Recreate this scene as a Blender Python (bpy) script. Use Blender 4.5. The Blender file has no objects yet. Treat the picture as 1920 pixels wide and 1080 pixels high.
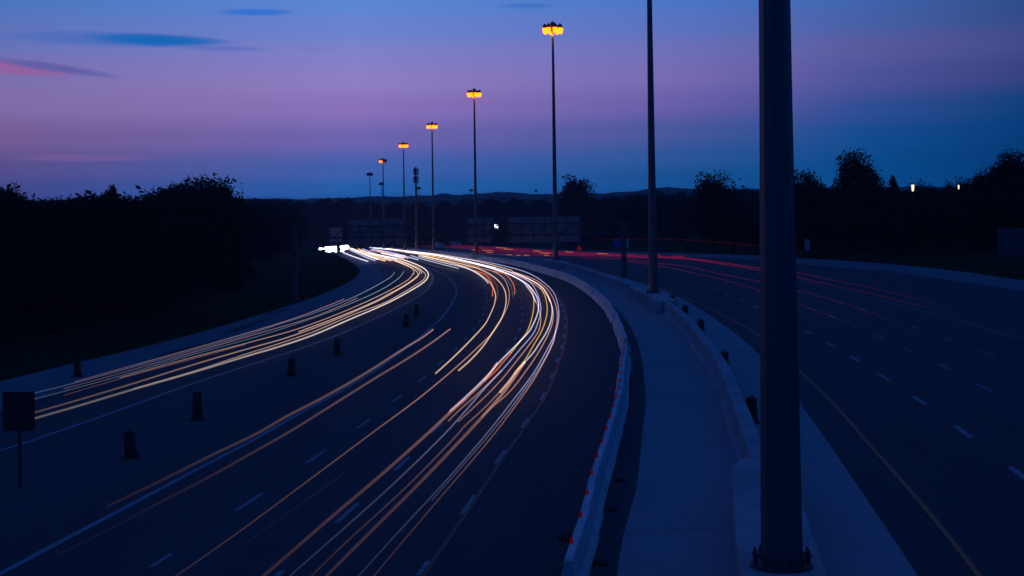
import bpy, bmesh, math, random
from mathutils import Vector
from math import radians as R, pi, sin, cos, tan, atan2

random.seed(7)
S = bpy.context.scene
COL = S.collection

# ------------------------------------------------------------------ camera
FOC = 3000.0 / 1920.0                # focal length in picture widths
CAM_H = 8.0                          # viewpoint: a road bridge
ROLL = 0.0131
cam = bpy.data.cameras.new('camera')
cam.sensor_width = 36.0
cam.lens = 36.0 * FOC
cam.shift_y = -140.0 / 1920.0
cam.clip_start = 0.1
cam.clip_end = 20000
cam_o = bpy.data.objects.new('camera', cam)
COL.objects.link(cam_o)
cam_o.location = (0, 0, CAM_H)
from mathutils import Matrix
cam_o.rotation_euler = (Matrix.Rotation(pi/2, 3, 'X') @ Matrix.Rotation(-ROLL, 3, 'Z')).to_euler()
S.camera = cam_o

# ------------------------------------------------------------------ render / exposure
S.view_settings.view_transform = 'Standard'
S.view_settings.look = 'None'
S.view_settings.exposure = 0.0
S.view_settings.gamma = 1.0
S.render.engine = 'CYCLES'
S.cycles.use_denoising = True
S.cycles.max_bounces = 5
S.cycles.diffuse_bounces = 2
S.cycles.volume_bounces = 0
S.cycles.sample_clamp_indirect = 3.0
S.cycles.filter_width = 1.5
S.cycles.transparent_max_bounces = 48

# ------------------------------------------------------------------ world: dusk sky
def lin(c):
    return tuple(((v/255.0)/12.92 if v <= 10 else (((v/255.0)+0.055)/1.055)**2.4) for v in c)

W = bpy.data.worlds.new('World')
S.world = W
W.use_nodes = True
nt = W.node_tree
nt.nodes.clear()
N, L = nt.nodes, nt.links
def math_node(op, a, b=None, c=None):
    n = N.new('ShaderNodeMath'); n.operation = op
    for i, v in enumerate((a, b, c)):
        if v is None: continue
        if isinstance(v, (int, float)): n.inputs[i].default_value = v
        else: L.new(v, n.inputs[i])
    return n.outputs[0]
tc = N.new('ShaderNodeTexCoord')
sep = N.new('ShaderNodeSeparateXYZ'); L.new(tc.outputs['Generated'], sep.inputs[0])
el = math_node('MULTIPLY', math_node('ARCSINE', sep.outputs[2]), 180/pi)      # elevation, degrees
az = math_node('MULTIPLY', math_node('ARCTAN2', sep.outputs[0], sep.outputs[1]), 180/pi)
fac = math_node('MULTIPLY', el, 1/20.0)
ZEN = (0.0002, 0.072, 0.42)
def ramp(stops, zen=ZEN):
    r = N.new('ShaderNodeValToRGB'); cr = r.color_ramp; cr.interpolation = 'EASE'
    pts = [(0.0 if e < 0 else e/20.0, lin(c)) for e, c in stops]
    pts += [(0.62, zen)]
    while len(cr.elements) < len(pts): cr.elements.new(0.5)
    for e, (p, c) in zip(cr.elements, pts):
        e.position = p
    for e, (p, c) in zip(cr.elements, pts):
        e.color = (*c, 1)
    L.new(fac, r.inputs[0])
    return r.outputs[0]
ramps = [
 (-120, ramp([(0,(4,14,45)),(3,(8,26,75)),(8,(8,36,100))])),
 (-62, ramp([(0,(70,55,90)),(2.5,(120,84,110)),(5,(96,80,130)),(8,(50,80,150)),(10,(20,70,140))])),
 (-18.0, ramp([(0.3,(45,58,118)),(1.0,(62,66,125)),(1.8,(84,74,130)),(2.8,(112,88,140)),(4.0,(126,106,163)),(5.2,(116,110,172)),(6.2,(95,112,182)),(7.6,(72,116,188)),(9,(60,112,190))])),
 (-5.5, ramp([(0.3,(20,70,128)),(0.9,(30,88,156)),(1.7,(60,92,164)),(2.8,(108,98,170)),(3.8,(136,112,182)),(4.8,(142,124,191)),(5.7,(128,128,200)),(6.6,(106,130,206)),(7.6,(90,134,210)),(9.2,(62,116,200))])),
 (6.5, ramp([(0.3,(8,66,118)),(1.2,(16,74,130)),(2.0,(40,82,144)),(2.9,(68,84,150)),(3.8,(100,92,164)),(4.8,(116,104,174)),(5.7,(108,108,180)),(6.6,(88,112,188)),(7.6,(72,116,196)),(9.2,(50,100,185))])),
 (12.2, ramp([(0.3,(3,64,116)),(1.4,(2,70,128)),(2.6,(16,74,138)),(3.4,(44,76,144)),(4.6,(78,82,152)),(5.6,(88,90,156)),(6.6,(70,96,166)),(7.6,(60,102,176)),(9.2,(36,84,160))])),
 (18.0, ramp([(0.3,(0,44,92)),(1.6,(0,50,102)),(2.8,(0,57,114)),(3.6,(12,60,118)),(4.6,(54,64,124)),(5.6,(66,72,134)),(6.6,(48,74,134)),(7.6,(32,76,132)),(9.2,(16,60,120))])),
 (120, ramp([(0,(2,12,38)),(3,(4,20,60)),(8,(4,28,85))])),
]
out = ramps[0][1]
for (a0, _), (a1, c1) in zip(ramps, ramps[1:]):
    mr = N.new('ShaderNodeMapRange'); mr.interpolation_type = 'LINEAR'
    L.new(az, mr.inputs[0]); mr.inputs[1].default_value = a0; mr.inputs[2].default_value = a1
    mx = N.new('ShaderNodeMix'); mx.data_type = 'RGBA'
    L.new(mr.outputs[0], mx.inputs[0]); L.new(out, mx.inputs[6]); L.new(c1, mx.inputs[7])
    out = mx.outputs[2]
# thin cloud streaks far up in the dusk sky
nz = N.new('ShaderNodeTexNoise'); nz.inputs['Scale'].default_value = 1.0; nz.inputs['Detail'].default_value = 4
mp = N.new('ShaderNodeMapping'); mp.inputs['Scale'].default_value = (9, 9, 60)
L.new(tc.outputs['Generated'], mp.inputs[0]); L.new(mp.outputs[0], nz.inputs[0])
nzv = math_node('SUBTRACT', nz.outputs[0], 0.5)
def streak(prev, a0, e0, wa, we, slope, col, op):
    da = math_node('SUBTRACT', az, a0)
    de = math_node('SUBTRACT', math_node('SUBTRACT', el, e0), math_node('MULTIPLY', da, slope))
    de = math_node('ADD', de, math_node('MULTIPLY', nzv, we*1.5))
    d = math_node('ADD', math_node('POWER', math_node('ABSOLUTE', math_node('DIVIDE', da, wa)), 2.0),
                  math_node('POWER', math_node('ABSOLUTE', math_node('DIVIDE', de, we)), 2.0))
    mr = N.new('ShaderNodeMapRange'); mr.interpolation_type = 'SMOOTHSTEP'
    L.new(d, mr.inputs[0])
    mr.inputs[1].default_value = 1.0; mr.inputs[2].default_value = 0.0
    mr.inputs[3].default_value = 0.0; mr.inputs[4].default_value = op
    mx = N.new('ShaderNodeMix'); mx.data_type = 'RGBA'
    L.new(mr.outputs[0], mx.inputs[0]); L.new(prev, mx.inputs[6]); mx.inputs[7].default_value = (*lin(col), 1)
    return mx.outputs[2]
for s in [(-13.9, 6.2, 4.6, 0.27, -0.012, (70,106,184), 0.8),
          (-12.4, 6.19, 2.9, 0.2, -0.03, (18,100,182), 1.0),
          (-10.3, 5.92, 2.0, 0.13, -0.04, (80,105,185), 0.6),
          (-9.0, 7.2, 1.7, 0.16, -0.01, (52,112,205), 1.0),
          (-17.3, 5.22, 2.6, 0.36, -0.10, (150,90,152), 0.8),
          (-15.9, 5.22, 2.6, 0.20, -0.15, (92,92,165), 0.95),
          (-15.0, 2.1, 3.0, 0.16, 0.0, (128,92,148), 0.45),
          (-1.3, 4.05, 0.8, 0.14, -0.03, (142,102,168), 0.5),
          (0.6, 7.38, 1.2, 0.13, 0.0, (60,110,195), 0.8),
          (-6.9, 5.85, 0.9, 0.10, -0.02, (118,118,192), 0.7)]:
    out = streak(out, *s)
# the ground side of the sphere stays dark
# the sky stands behind the haze built below: its own light is stronger low down
_t = math_node('TANGENT', math_node('MULTIPLY', math_node('MAXIMUM', el, 0.9), pi/180))
_k = math_node('MULTIPLY', math_node('EXPONENT', math_node('DIVIDE', 0.0001*62, _t)), 1.0)
vs = N.new('ShaderNodeVectorMath'); vs.operation = 'SCALE'; L.new(out, vs.inputs[0]); L.new(_k, vs.inputs['Scale']); out = vs.outputs[0]
mr = N.new('ShaderNodeMapRange'); L.new(el, mr.inputs[0]); mr.inputs[1].default_value = -1.5; mr.inputs[2].default_value = -0.2
mx = N.new('ShaderNodeMix'); mx.data_type = 'RGBA'
L.new(mr.outputs[0], mx.inputs[0]); mx.inputs[6].default_value = (0.0005, 0.002, 0.008, 1); L.new(out, mx.inputs[7])
bg = N.new('ShaderNodeBackground'); L.new(mx.outputs[2], bg.inputs[0]); bg.inputs[1].default_value = 1.0
sky = N.new('ShaderNodeTexSky'); sky.sky_type = 'NISHITA'; sky.sun_disc = False
sky.sun_elevation = R(-4.5); sky.sun_rotation = R(-60)
bg2 = N.new('ShaderNodeBackground'); L.new(sky.outputs[0], bg2.inputs[0]); bg2.inputs[1].default_value = 0.05
ad = N.new('ShaderNodeAddShader'); L.new(bg.outputs[0], ad.inputs[0]); L.new(bg2.outputs[0], ad.inputs[1])
wo = N.new('ShaderNodeOutputWorld'); L.new(ad.outputs[0], wo.inputs[0])

# last warm afterglow, low on the left
sl = bpy.data.lights.new('sun', 'SUN'); sl.energy = 0.025; sl.angle = R(12); sl.color = (1.0, 0.5, 0.42)
so = bpy.data.objects.new('sun', sl); COL.objects.link(so)
_az, _el = R(-60), R(14)
so.rotation_euler = Vector((-sin(_az)*cos(_el), -cos(_az)*cos(_el), -sin(_el))).to_track_quat('-Z', 'Y').to_euler()

# ------------------------------------------------------------------ helpers: curves and ground
def interp(pts, x):
    if x <= pts[0][0]:
        (a, b), (c, d) = pts[0], pts[1]; return b + (d-b)*(x-a)/(c-a)
    for (a, b), (c, d) in zip(pts, pts[1:]):
        if x <= c:
            return b + (d-b)*(x-a)/(c-a)
    (a, b), (c, d) = pts[-2], pts[-1]; return b + (d-b)*(x-a)/(c-a)

def catmull(pts, n=8):
    P = [Vector(p) for p in pts]
    if len(P) < 3: return [P[0].lerp(P[-1], i/n) for i in range(n+1)]
    res = []
    ext = [2*P[0]-P[1]] + P + [2*P[-1]-P[-2]]
    for i in range(1, len(ext)-2):
        p0, p1, p2, p3 = ext[i-1:i+3]
        # centripetal
        t0 = 0; t1 = t0 + max((p1-p0).length, 1e-6)**0.5; t2 = t1 + max((p2-p1).length, 1e-6)**0.5; t3 = t2 + max((p3-p2).length, 1e-6)**0.5
        for k in range(n):
            t = t1 + (t2-t1)*k/n
            A1 = (t1-t)/(t1-t0)*p0 + (t-t0)/(t1-t0)*p1
            A2 = (t2-t)/(t2-t1)*p1 + (t-t1)/(t2-t1)*p2
            A3 = (t3-t)/(t3-t2)*p2 + (t-t2)/(t3-t2)*p3
            B1 = (t2-t)/(t2-t0)*A1 + (t-t0)/(t2-t0)*A2
            B2 = (t3-t)/(t3-t1)*A2 + (t-t1)/(t3-t1)*A3
            res.append((t2-t)/(t2-t1)*B1 + (t-t1)/(t2-t1)*B2)
    res.append(P[-1])
    return res

# centre of the median along the road (x as a function of y)
_MED = [(-60,2.2),(0,4.2),(32,5.5),(80,9.6),(140,12.2),(190,10.6),(239,6.4),(300,-0.6),(351,-7.8),(452,-22),(541,-36),(642,-51),(785,-69),(1000,-100),(1500,-180)]
_MEDS = [(p.x, p.y) for p in catmull([(a, b) for a, b in _MED], 10)]
def xm(y): return interp(_MEDS, y)
def smooth(t):
    t = max(0.0, min(1.0, t)); return t*t*(3-2*t)
def zprof(y):
    # level up to the bend, then a gentle fall, levelling out far away
    y0, y1 = 205.0, 265.0
    if y <= y0: return 0.0
    if y <= y1: return -0.0155*(y-y0)**2/(2*(y1-y0))
    z1 = -0.0155*(y1-y0)/2
    if y <= 850: return z1 - 0.0155*(y-y1)
    z2 = z1 - 0.0155*(850-y1)
    d = min(y-850, 500.0)
    return z2 - 0.0155*(d - d*d/1000.0)
def surf(x, y):
    b = 0.05 - 0.035*smooth((y-220)/260.0)
    d = max(-36.0, min(28.0, x - xm(y)))
    return zprof(y) + b*d

def ray(px, py):
    u, v = (px-960.0)/3000.0, (400.0-py)/3000.0
    return u*cos(ROLL)+v*sin(ROLL), -u*sin(ROLL)+v*cos(ROLL)
def gp(px, py, dz=0.0, ymax=1300.0):
    """point of the road surface (raised by dz) seen in that direction"""
    u, v = ray(px, py)
    y = 5.0
    prev = y
    f = lambda t: CAM_H + v*t - surf(u*t, t) - dz
    while y < ymax and f(y) > 0:
        prev = y; y *= 1.02
    if y >= ymax: y = ymax
    else:
        a, b = prev, y
        for _ in range(40):
            m = 0.5*(a+b)
            if f(m) > 0: a = m
            else: b = m
        y = 0.5*(a+b)
    return Vector((u*y, y, surf(u*y, y)+dz))
def at(px, py, y):
    u, v = ray(px, py)
    return Vector((u*y, y, CAM_H + v*y))
def road_path(px, dz=0.0, n=8):
    return [gp(p.x, p.y, dz) for p in catmull(px, n)]
def as_fn(path):
    """x as a function of y from a path"""
    q = sorted([(p.y, p.x) for p in path])
    res = [q[0]]
    for a in q[1:]:
        if a[0] - res[-1][0] > 0.05: res.append(a)
    return lambda y: interp(res, y)

# ------------------------------------------------------------------ materials
MATS = {}
def mat(name, col, rough=0.8, spec=0.3, metal=0.0, noise=None, bump=None):
    """noise: (scale, amount, second colour)"""
    if name in MATS: return MATS[name]
    m = bpy.data.materials.new(name); m.use_nodes = True
    t = m.node_tree; b = t.nodes['Principled BSDF']
    b.inputs['Base Color'].default_value = (*col, 1)
    b.inputs['Roughness'].default_value = rough
    b.inputs['Specular IOR Level'].default_value = spec
    b.inputs['Metallic'].default_value = metal
    if noise:
        g = t.nodes.new('ShaderNodeNewGeometry')
        mx = None; prev = None
        for k, (sc, amt, c2) in enumerate(noise):
            nn = t.nodes.new('ShaderNodeTexNoise'); nn.inputs['Detail'].default_value = 6
            mpp = t.nodes.new('ShaderNodeMapping'); mpp.inputs['Scale'].default_value = sc if isinstance(sc, tuple) else (sc, sc, sc)
            nn.inputs['Scale'].default_value = 1.0
            t.links.new(g.outputs['Position'], mpp.inputs[0]); t.links.new(mpp.outputs[0], nn.inputs[0])
            mr = t.nodes.new('ShaderNodeMapRange'); t.links.new(nn.outputs[0], mr.inputs[0])
            mr.inputs[1].default_value = 0.35; mr.inputs[2].default_value = 0.65; mr.inputs[4].default_value = amt
            mx = t.nodes.new('ShaderNodeMix'); mx.data_type = 'RGBA'
            t.links.new(mr.outputs[0], mx.inputs[0])
            if prev is None: mx.inputs[6].default_value = (*col, 1)
            else: t.links.new(prev, mx.inputs[6])
            mx.inputs[7].default_value = (*c2, 1)
            prev = mx.outputs[2]
        t.links.new(prev, b.inputs['Base Color'])
    if bump:
        g = t.nodes.new('ShaderNodeNewGeometry')
        nn = t.nodes.new('ShaderNodeTexNoise'); nn.inputs['Scale'].default_value = bump[0]; nn.inputs['Detail'].default_value = 4
        t.links.new(g.outputs['Position'], nn.inputs[0])
        bp = t.nodes.new('ShaderNodeBump'); bp.inputs['Strength'].default_value = bump[1]; bp.inputs['Distance'].default_value = 0.02
        t.links.new(nn.outputs[0], bp.inputs['Height']); t.links.new(bp.outputs[0], b.inputs['Normal'])
    MATS[name] = m
    return m
M_ASPH = mat('asphalt', (0.038,0.038,0.04), 0.95, 0.12, noise=[((0.25,0.03,0.3),0.8,(0.026,0.026,0.029)),(1.3,0.45,(0.046,0.046,0.046)),((5,0.6,5),0.35,(0.033,0.033,0.035))], bump=(30,0.15))
M_ASPH2 = mat('old_asphalt', (0.095,0.1,0.105), 0.95, 0.12, noise=[((0.3,0.05,0.3),0.6,(0.07,0.075,0.08)),(1.7,0.35,(0.12,0.12,0.12))])
M_CONC = mat('concrete_paving', (0.19,0.193,0.195), 0.95, 0.12, noise=[((0.3,0.12,0.3),0.7,(0.14,0.145,0.15)),(1.9,0.4,(0.23,0.23,0.225)),(9,0.25,(0.145,0.145,0.145))])
M_WALL = mat('wall_concrete', (0.27,0.275,0.275), 0.9, 0.15, noise=[((0.5,0.4,1.2),0.7,(0.12,0.125,0.13)),(3.5,0.4,(0.2,0.2,0.2)),((3,3,0.4),0.3,(0.13,0.13,0.13))])
M_BARR = mat('barrier_concrete', (0.45,0.455,0.45), 0.9, 0.15, noise=[(0.6,0.7,(0.25,0.255,0.26)),(4,0.4,(0.38,0.38,0.37)),((3,3,0.5),0.35,(0.22,0.22,0.22))])
M_DIRT = mat('dark_gravel', (0.045,0.045,0.046), 1.0, 0.05, noise=[(0.8,0.7,(0.03,0.03,0.032)),(5,0.5,(0.07,0.07,0.07))], bump=(12,0.6))
M_PAINT = mat('white_paint', (0.21,0.215,0.22), 0.8, 0.15, noise=[(2.5,0.65,(0.13,0.135,0.14)),(14,0.5,(0.08,0.08,0.08))])
M_PAINT2 = mat('worn_white_paint', (0.15,0.155,0.16), 0.8, 0.15, noise=[(2.5,0.7,(0.08,0.085,0.09)),(14,0.5,(0.06,0.06,0.06))])
M_YELL = mat('yellow_paint', (0.5,0.12,0.04), 0.8, 0.15, noise=[(2.5,0.5,(0.3,0.08,0.04))])
M_YELL2 = mat('worn_yellow_paint', (0.32,0.09,0.035), 0.8, 0.15, noise=[(2.0,0.7,(0.1,0.05,0.04))])
M_GRASS = mat('verge_grass', (0.016,0.024,0.01), 1.0, 0.0, noise=[(0.15,0.8,(0.01,0.014,0.007)),(1.5,0.6,(0.024,0.032,0.012))])
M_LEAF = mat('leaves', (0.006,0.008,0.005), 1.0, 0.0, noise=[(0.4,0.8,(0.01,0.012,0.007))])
M_BARK = mat('bark', (0.03,0.024,0.02), 1.0, 0.0)
M_STEEL = mat('weathered_steel', (0.085,0.085,0.09), 0.38, 0.5, 0.35, noise=[((2,2,0.35),0.5,(0.06,0.06,0.065)),((9,9,1.2),0.3,(0.1,0.1,0.105))])
M_DSTEEL = mat('dark_steel', (0.045,0.045,0.05), 0.6, 0.3, 0.3)
M_GANT = mat('gantry_steel', (0.06,0.06,0.065), 0.8, 0.1, 0.1)
M_PANEL = mat('sign_back_aluminium', (0.18,0.19,0.2), 0.8, 0.1, 0.0, noise=[((1.5,1.5,0.6),0.6,(0.11,0.115,0.12))])
M_BLACK = mat('drum_plastic', (0.012,0.01,0.01), 0.6, 0.2)
M_RUBBER = mat('rubber', (0.008,0.008,0.008), 0.9, 0.1)
M_BAND = mat('dirty_band', (0.03,0.028,0.026), 0.6, 0.2)
M_RED = None
M_REDD = mat('red_plastic', (0.6,0.02,0.012), 0.5, 0.3)
M_BLUE = mat('blue_sign', (0.02,0.04,0.3), 0.5, 0.3)
M_PALE = mat('pale_board', (0.3,0.31,0.32), 0.6, 0.2)
M_HILL = mat('far_forest', (0.02,0.03,0.018), 1.0, 0.0, noise=[(0.02,0.8,(0.03,0.04,0.02))])

def emit(name, col, strength):
    if name in MATS: return MATS[name]
    m = bpy.data.materials.new(name); m.use_nodes = True
    t = m.node_tree; t.nodes.clear()
    e = t.nodes.new('ShaderNodeEmission'); e.inputs[0].default_value = (*col, 1); e.inputs[1].default_value = strength
    o = t.nodes.new('ShaderNodeOutputMaterial'); t.links.new(e.outputs[0], o.inputs[0])
    MATS[name] = m
    return m
M_RED = emit('red_reflector_glow', (1.0,0.02,0.07), 0.055)  # glow added to the barrier reflectors for the light they return
def trail_mat(name, col, stops):
    """light of a trail; its power follows the road (lamps aim at the bend and away from the near straight)"""
    m = bpy.data.materials.new(name); m.use_nodes = True
    t = m.node_tree; t.nodes.clear()
    g = t.nodes.new('ShaderNodeNewGeometry'); sp = t.nodes.new('ShaderNodeSeparateXYZ'); t.links.new(g.outputs['Position'], sp.inputs[0])
    mr = t.nodes.new('ShaderNodeMapRange'); t.links.new(sp.outputs[1], mr.inputs[0]); mr.inputs[1].default_value = 0; mr.inputs[2].default_value = 400
    r = t.nodes.new('ShaderNodeFloatCurve'); c = r.mapping.curves[0]
    mxv = max(s for _, s in stops)
    pts = [(d/400.0, s/mxv) for d, s in stops]
    while len(c.points) < len(pts): c.points.new(0.5, 0.5)
    for p, (x, y) in zip(c.points, pts): p.location = (x, y); p.handle_type = 'VECTOR'
    r.mapping.update()
    t.links.new(mr.outputs[0], r.inputs['Value'])
    mu = t.nodes.new('ShaderNodeMath'); mu.operation = 'MULTIPLY'; mu.inputs[1].default_value = mxv*0.55
    t.links.new(r.outputs[0], mu.inputs[0])
    e = t.nodes.new('ShaderNodeEmission'); e.inputs[0].default_value = (*col, 1); t.links.new(mu.outputs[0], e.inputs[1])
    # light in the air: it adds to what lies behind it
    tr = t.nodes.new('ShaderNodeBsdfTransparent'); ad_ = t.nodes.new('ShaderNodeAddShader')
    t.links.new(e.outputs[0], ad_.inputs[0]); t.links.new(tr.outputs[0], ad_.inputs[1])
    o = t.nodes.new('ShaderNodeOutputMaterial'); t.links.new(ad_.outputs[0], o.inputs[0])
    MATS[name] = m
    return m
NEAR = [(0,0.02),(36,0.03),(46,0.065),(58,0.15),(72,0.36),(95,0.6),(130,0.75),(180,0.8),(260,0.85),(400,0.95)]
RAMPK = [(0,0.02),(60,0.05),(80,0.11),(95,0.22),(110,0.4),(130,0.62),(160,0.8),(200,0.85),(400,0.95)]
T_ = dict(
 white=trail_mat('trail_white', (0.86,0.84,1.0), NEAR), lav=trail_mat('trail_lavender', (0.5,0.5,0.85), NEAR),
 tan=trail_mat('trail_tan', (0.8,0.37,0.26), NEAR), warm=trail_mat('trail_warm', (1.0,0.66,0.42), NEAR),
 yellow=trail_mat('trail_yellow', (1.0,0.52,0.05), NEAR), orange=trail_mat('trail_orange', (1.0,0.2,0.012), NEAR),
 violet=trail_mat('trail_violet', (0.42,0.38,1.0), NEAR), rust=trail_mat('trail_rust', (0.2,0.045,0.03), NEAR),
 grey=trail_mat('trail_grey', (0.07,0.1,0.11), NEAR),
 kwhite=trail_mat('ramp_white', (1.0,0.8,0.72), RAMPK), ktan=trail_mat('ramp_tan', (0.72,0.42,0.29), RAMPK),
 kteal=trail_mat('ramp_teal', (0.2,0.3,0.36), [(0,0.02),(60,0.08),(95,0.19),(130,0.4),(160,0.7),(190,0.9),(400,1.0)]), kwarm=trail_mat('ramp_warm', (0.9,0.6,0.42), RAMPK),
 kred=trail_mat('ramp_red', (0.42,0.2,0.16), RAMPK),
 ptan=trail_mat('slow_tan', (0.8,0.42,0.36), [(0,0),(30,0.0),(44,0.004),(54,0.03),(68,0.085),(90,0.17),(125,0.4),(400,0.6)]),
 red=trail_mat('tail_red', (1.0,0.008,0.075), [(0,0.0),(95,0.0),(120,0.02),(140,0.025),(165,0.05),(190,0.09),(230,0.14),(280,0.11),(400,0.09)]),
 dred=trail_mat('tail_dull_red', (1.0,0.012,0.14), [(0,0.0),(80,0.0),(100,0.015),(150,0.035),(230,0.06),(400,0.05)]),
 amber=trail_mat('tail_amber', (1.0,0.3,0.03), [(0,0.5),(200,0.5),(400,0.5)]),
)

# ------------------------------------------------------------------ object helpers
def link(name, verts, faces, m, parent=None, smooth_sh=False, loc=None):
    me = bpy.data.meshes.new(name)
    me.from_pydata([tuple(v) for v in verts], [], faces); me.update()
    if m is not None: me.materials.append(m)
    if smooth_sh:
        for p in me.polygons: p.use_smooth = True
    o = bpy.data.objects.new(name, me); COL.objects.link(o)
    if parent: o.parent = parent
    if loc is not None: o.location = loc
    return o
def empty(name, loc, rz=0.0):
    o = bpy.data.objects.new(name, None); COL.objects.link(o); o.location = loc; o.rotation_euler = (0, 0, rz); o.empty_display_size = 0.3
    return o
def tag(o, label, cat, group=None):
    o['label'] = label; o['category'] = cat
    if group: o['group'] = group
    return o
def struct(o): o['kind'] = 'structure'; return o
class MB:
    def __init__(s): s.v = []; s.f = []
    def box(s, c, d, rot=None):
        i = len(s.v); c = Vector(c)
        for x in (-.5,.5):
            for y in (-.5,.5):
                for z in (-.5,.5):
                    p = Vector((x*d[0], y*d[1], z*d[2]))
                    if rot: p = rot @ p
                    s.v.append(c+p)
        for q in ((0,1,3,2),(4,6,7,5),(0,4,5,1),(2,3,7,6),(0,2,6,4),(1,5,7,3)): s.f.append(tuple(i+k for k in q))
        return s
    def lathe(s, prof, n=16, c=(0,0,0), cap=True, ph=0.0):
        i = len(s.v); c = Vector(c)
        for r, z in prof:
            for k in range(n):
                a = ph + 2*pi*k/n; s.v.append(c + Vector((r*cos(a), r*sin(a), z)))
        for j in range(len(prof)-1):
            for k in range(n):
                s.f.append((i+j*n+k, i+j*n+(k+1)%n, i+(j+1)*n+(k+1)%n, i+(j+1)*n+k))
        if cap:
            s.f.append(tuple(i+k for k in reversed(range(n)))); b = i+(len(prof)-1)*n; s.f.append(tuple(b+k for k in range(n)))
        return s
    def tube(s, path, rad, n=6, cap=True):
        i = len(s.v); m = len(path)
        for j, p in enumerate(path):
            d = (path[min(j+1, m-1)] - path[max(j-1, 0)])
            if d.length < 1e-9: d = Vector((0,1,0))
            d.normalize()
            up = Vector((0,0,1)) if abs(d.z) < 0.95 else Vector((1,0,0))
            a = d.cross(up).normalized(); b = a.cross(d)
            r = rad[j] if isinstance(rad, list) else rad
            for k in range(n):
                t = 2*pi*k/n; s.v.append(p + a*(r*cos(t)) + b*(r*sin(t)))
        for j in range(m-1):
            for k in range(n):
                s.f.append((i+j*n+k, i+j*n+(k+1)%n, i+(j+1)*n+(k+1)%n, i+(j+1)*n+k))
        if cap:
            s.f.append(tuple(i+k for k in reversed(range(n)))); b = i+(m-1)*n; s.f.append(tuple(b+k for k in range(n)))
        return s
    def bar(s, a, b, w):
        return s.tube([Vector(a), Vector(b)], w, 4)
    def build(s, name, m, parent=None, smooth_sh=False, loc=None):
        return link(name, s.v, s.f, m, parent, smooth_sh, loc)
def copy_tree(o, parent=None):
    c = o.copy(); COL.objects.link(c)
    if parent: c.parent = parent
    for ch in list(o.children): copy_tree(ch, c)
    return c

# ------------------------------------------------------------------ ground and road sheets
LEFT_EDGE = road_path([(0,715),(70,698),(140,681),(280,648),(400,616),(480,592),(555,569),(610,549),(650,531),(668,519),(675,508),(668,498),(655,489),(640,482),(620,474),(602,468)])
RIGHT_EDGE = road_path([(850,456),(950,462),(1050,467),(1150,470.5),(1240,473.5),(1330,476),(1420,479),(1500,484),(1600,490),(1700,498),(1800,509),(1920,526)])
_xl, _xr = as_fn(LEFT_EDGE), as_fn(RIGHT_EDGE)
_yl = (min(p.y for p in LEFT_EDGE), max(p.y for p in LEFT_EDGE))
_yr = (min(p.y for p in RIGHT_EDGE), max(p.y for p in RIGHT_EDGE))
def xl(y):
    if y < _yl[0]: return _xl(_yl[0]) + (y-_yl[0])*0.06
    if y > _yl[1]: return _xl(_yl[1]) + (xm(y)-xm(_yl[1]))
    return _xl(y)
def xr(y):
    if y < _yr[0]: return _xr(_yr[0]) + (y-_yr[0])*0.02
    if y > _yr[1]: return _xr(_yr[1]) + (xm(y)-xm(_yr[1]))
    return _xr(y)
ROWS = [-30+3*i for i in range(111)] + [306+8*i for i in range(75)] + [920+40*i for i in range(30)]
def verge(dist, y, right):
    if right:
        return -0.5*smooth(dist/5) + 4.2*smooth((dist-5)/28.0) + 3.5*smooth((dist-30)/80.0)
    return -0.7*smooth(dist/6) + 2.6*smooth((dist-6)/30.0) + 3.0*smooth((dist-40)/80.0)
def terrain(x, y):
    a, b = xl(y), xr(y)
    if x < a: return surf(x, y) + verge(a-x, y, False)
    if x > b: return surf(x, y) + verge(x-b, y, True)
    return surf(x, y)
OUT = [0,0.4,1.5,3,5,7,9,12,15,19,24,30,38,48,60,80,110,150,210,300,450,700,1100,1700]
def make_ground():
    v, f = [], []
    nc = None
    for y in ROWS:
        a, b = xl(y), xr(y)
        row = [(a-d, terrain(a-d-1e-4, y)) for d in reversed(OUT)]
        row += [(a+(b-a)*t, surf(a+(b-a)*t, y)-0.3) for t in [0.001]+[i/36 for i in range(1,36)]+[0.999]]
        row += [(b+d, terrain(b+d+1e-4, y)) for d in OUT]
        nc = len(row)
        v += [(x, y, z) for x, z in row]
    for j in range(len(ROWS)-1):
        for k in range(nc-1):
            f.append((j*nc+k, j*nc+k+1, (j+1)*nc+k+1, (j+1)*nc+k))
    # far land to the horizon
    o = link('ground', v, f, M_GRASS, smooth_sh=True); struct(o)
    zf = zprof(2000) - 0.5
    o2 = link('land', [(-9000,2070,zf),(9000,2070,zf),(9000,9000,zf),(-9000,9000,zf)], [(0,1,2,3)], M_HILL); struct(o2)
make_ground()
def sheet(name, fa, fb, y0, y1, dz, m, cols=10, step=2.0):
    ys = []; y = y0
    while y < y1:
        ys.append(y); y += step if y < 300 else 8.0
    ys.append(y1)
    v, f = [], []
    for y in ys:
        a, b = fa(y), fb(y)
        for k in range(cols+1):
            x = a+(b-a)*k/cols; v.append((x, y, surf(x, y)+dz))
    n = cols+1
    for j in range(len(ys)-1):
        for k in range(cols):
            f.append((j*n+k, j*n+k+1, (j+1)*n+k+1, (j+1)*n+k))
    o = link(name, v, f, m); struct(o); return o
sheet('road', xl, xr, -30, 1290, 0.0, M_ASPH, cols=44)

def rp(px, **k): return road_path(px, **k)
# the ramp's paler left shoulder
P_SH = rp([(0,775),(140,730),(280,690),(400,652),(480,626),(560,600),(640,570),(690,547),(718,524),(713,506),(690,490),(655,476)])
_f = as_fn(P_SH); _y = (min(p.y for p in P_SH), max(p.y for p in P_SH))
sheet('ramp_shoulder', lambda y: xl(y)+0.02, _f, _y[0]-30, _y[1]-2, 0.006, M_ASPH2, 6)
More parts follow.
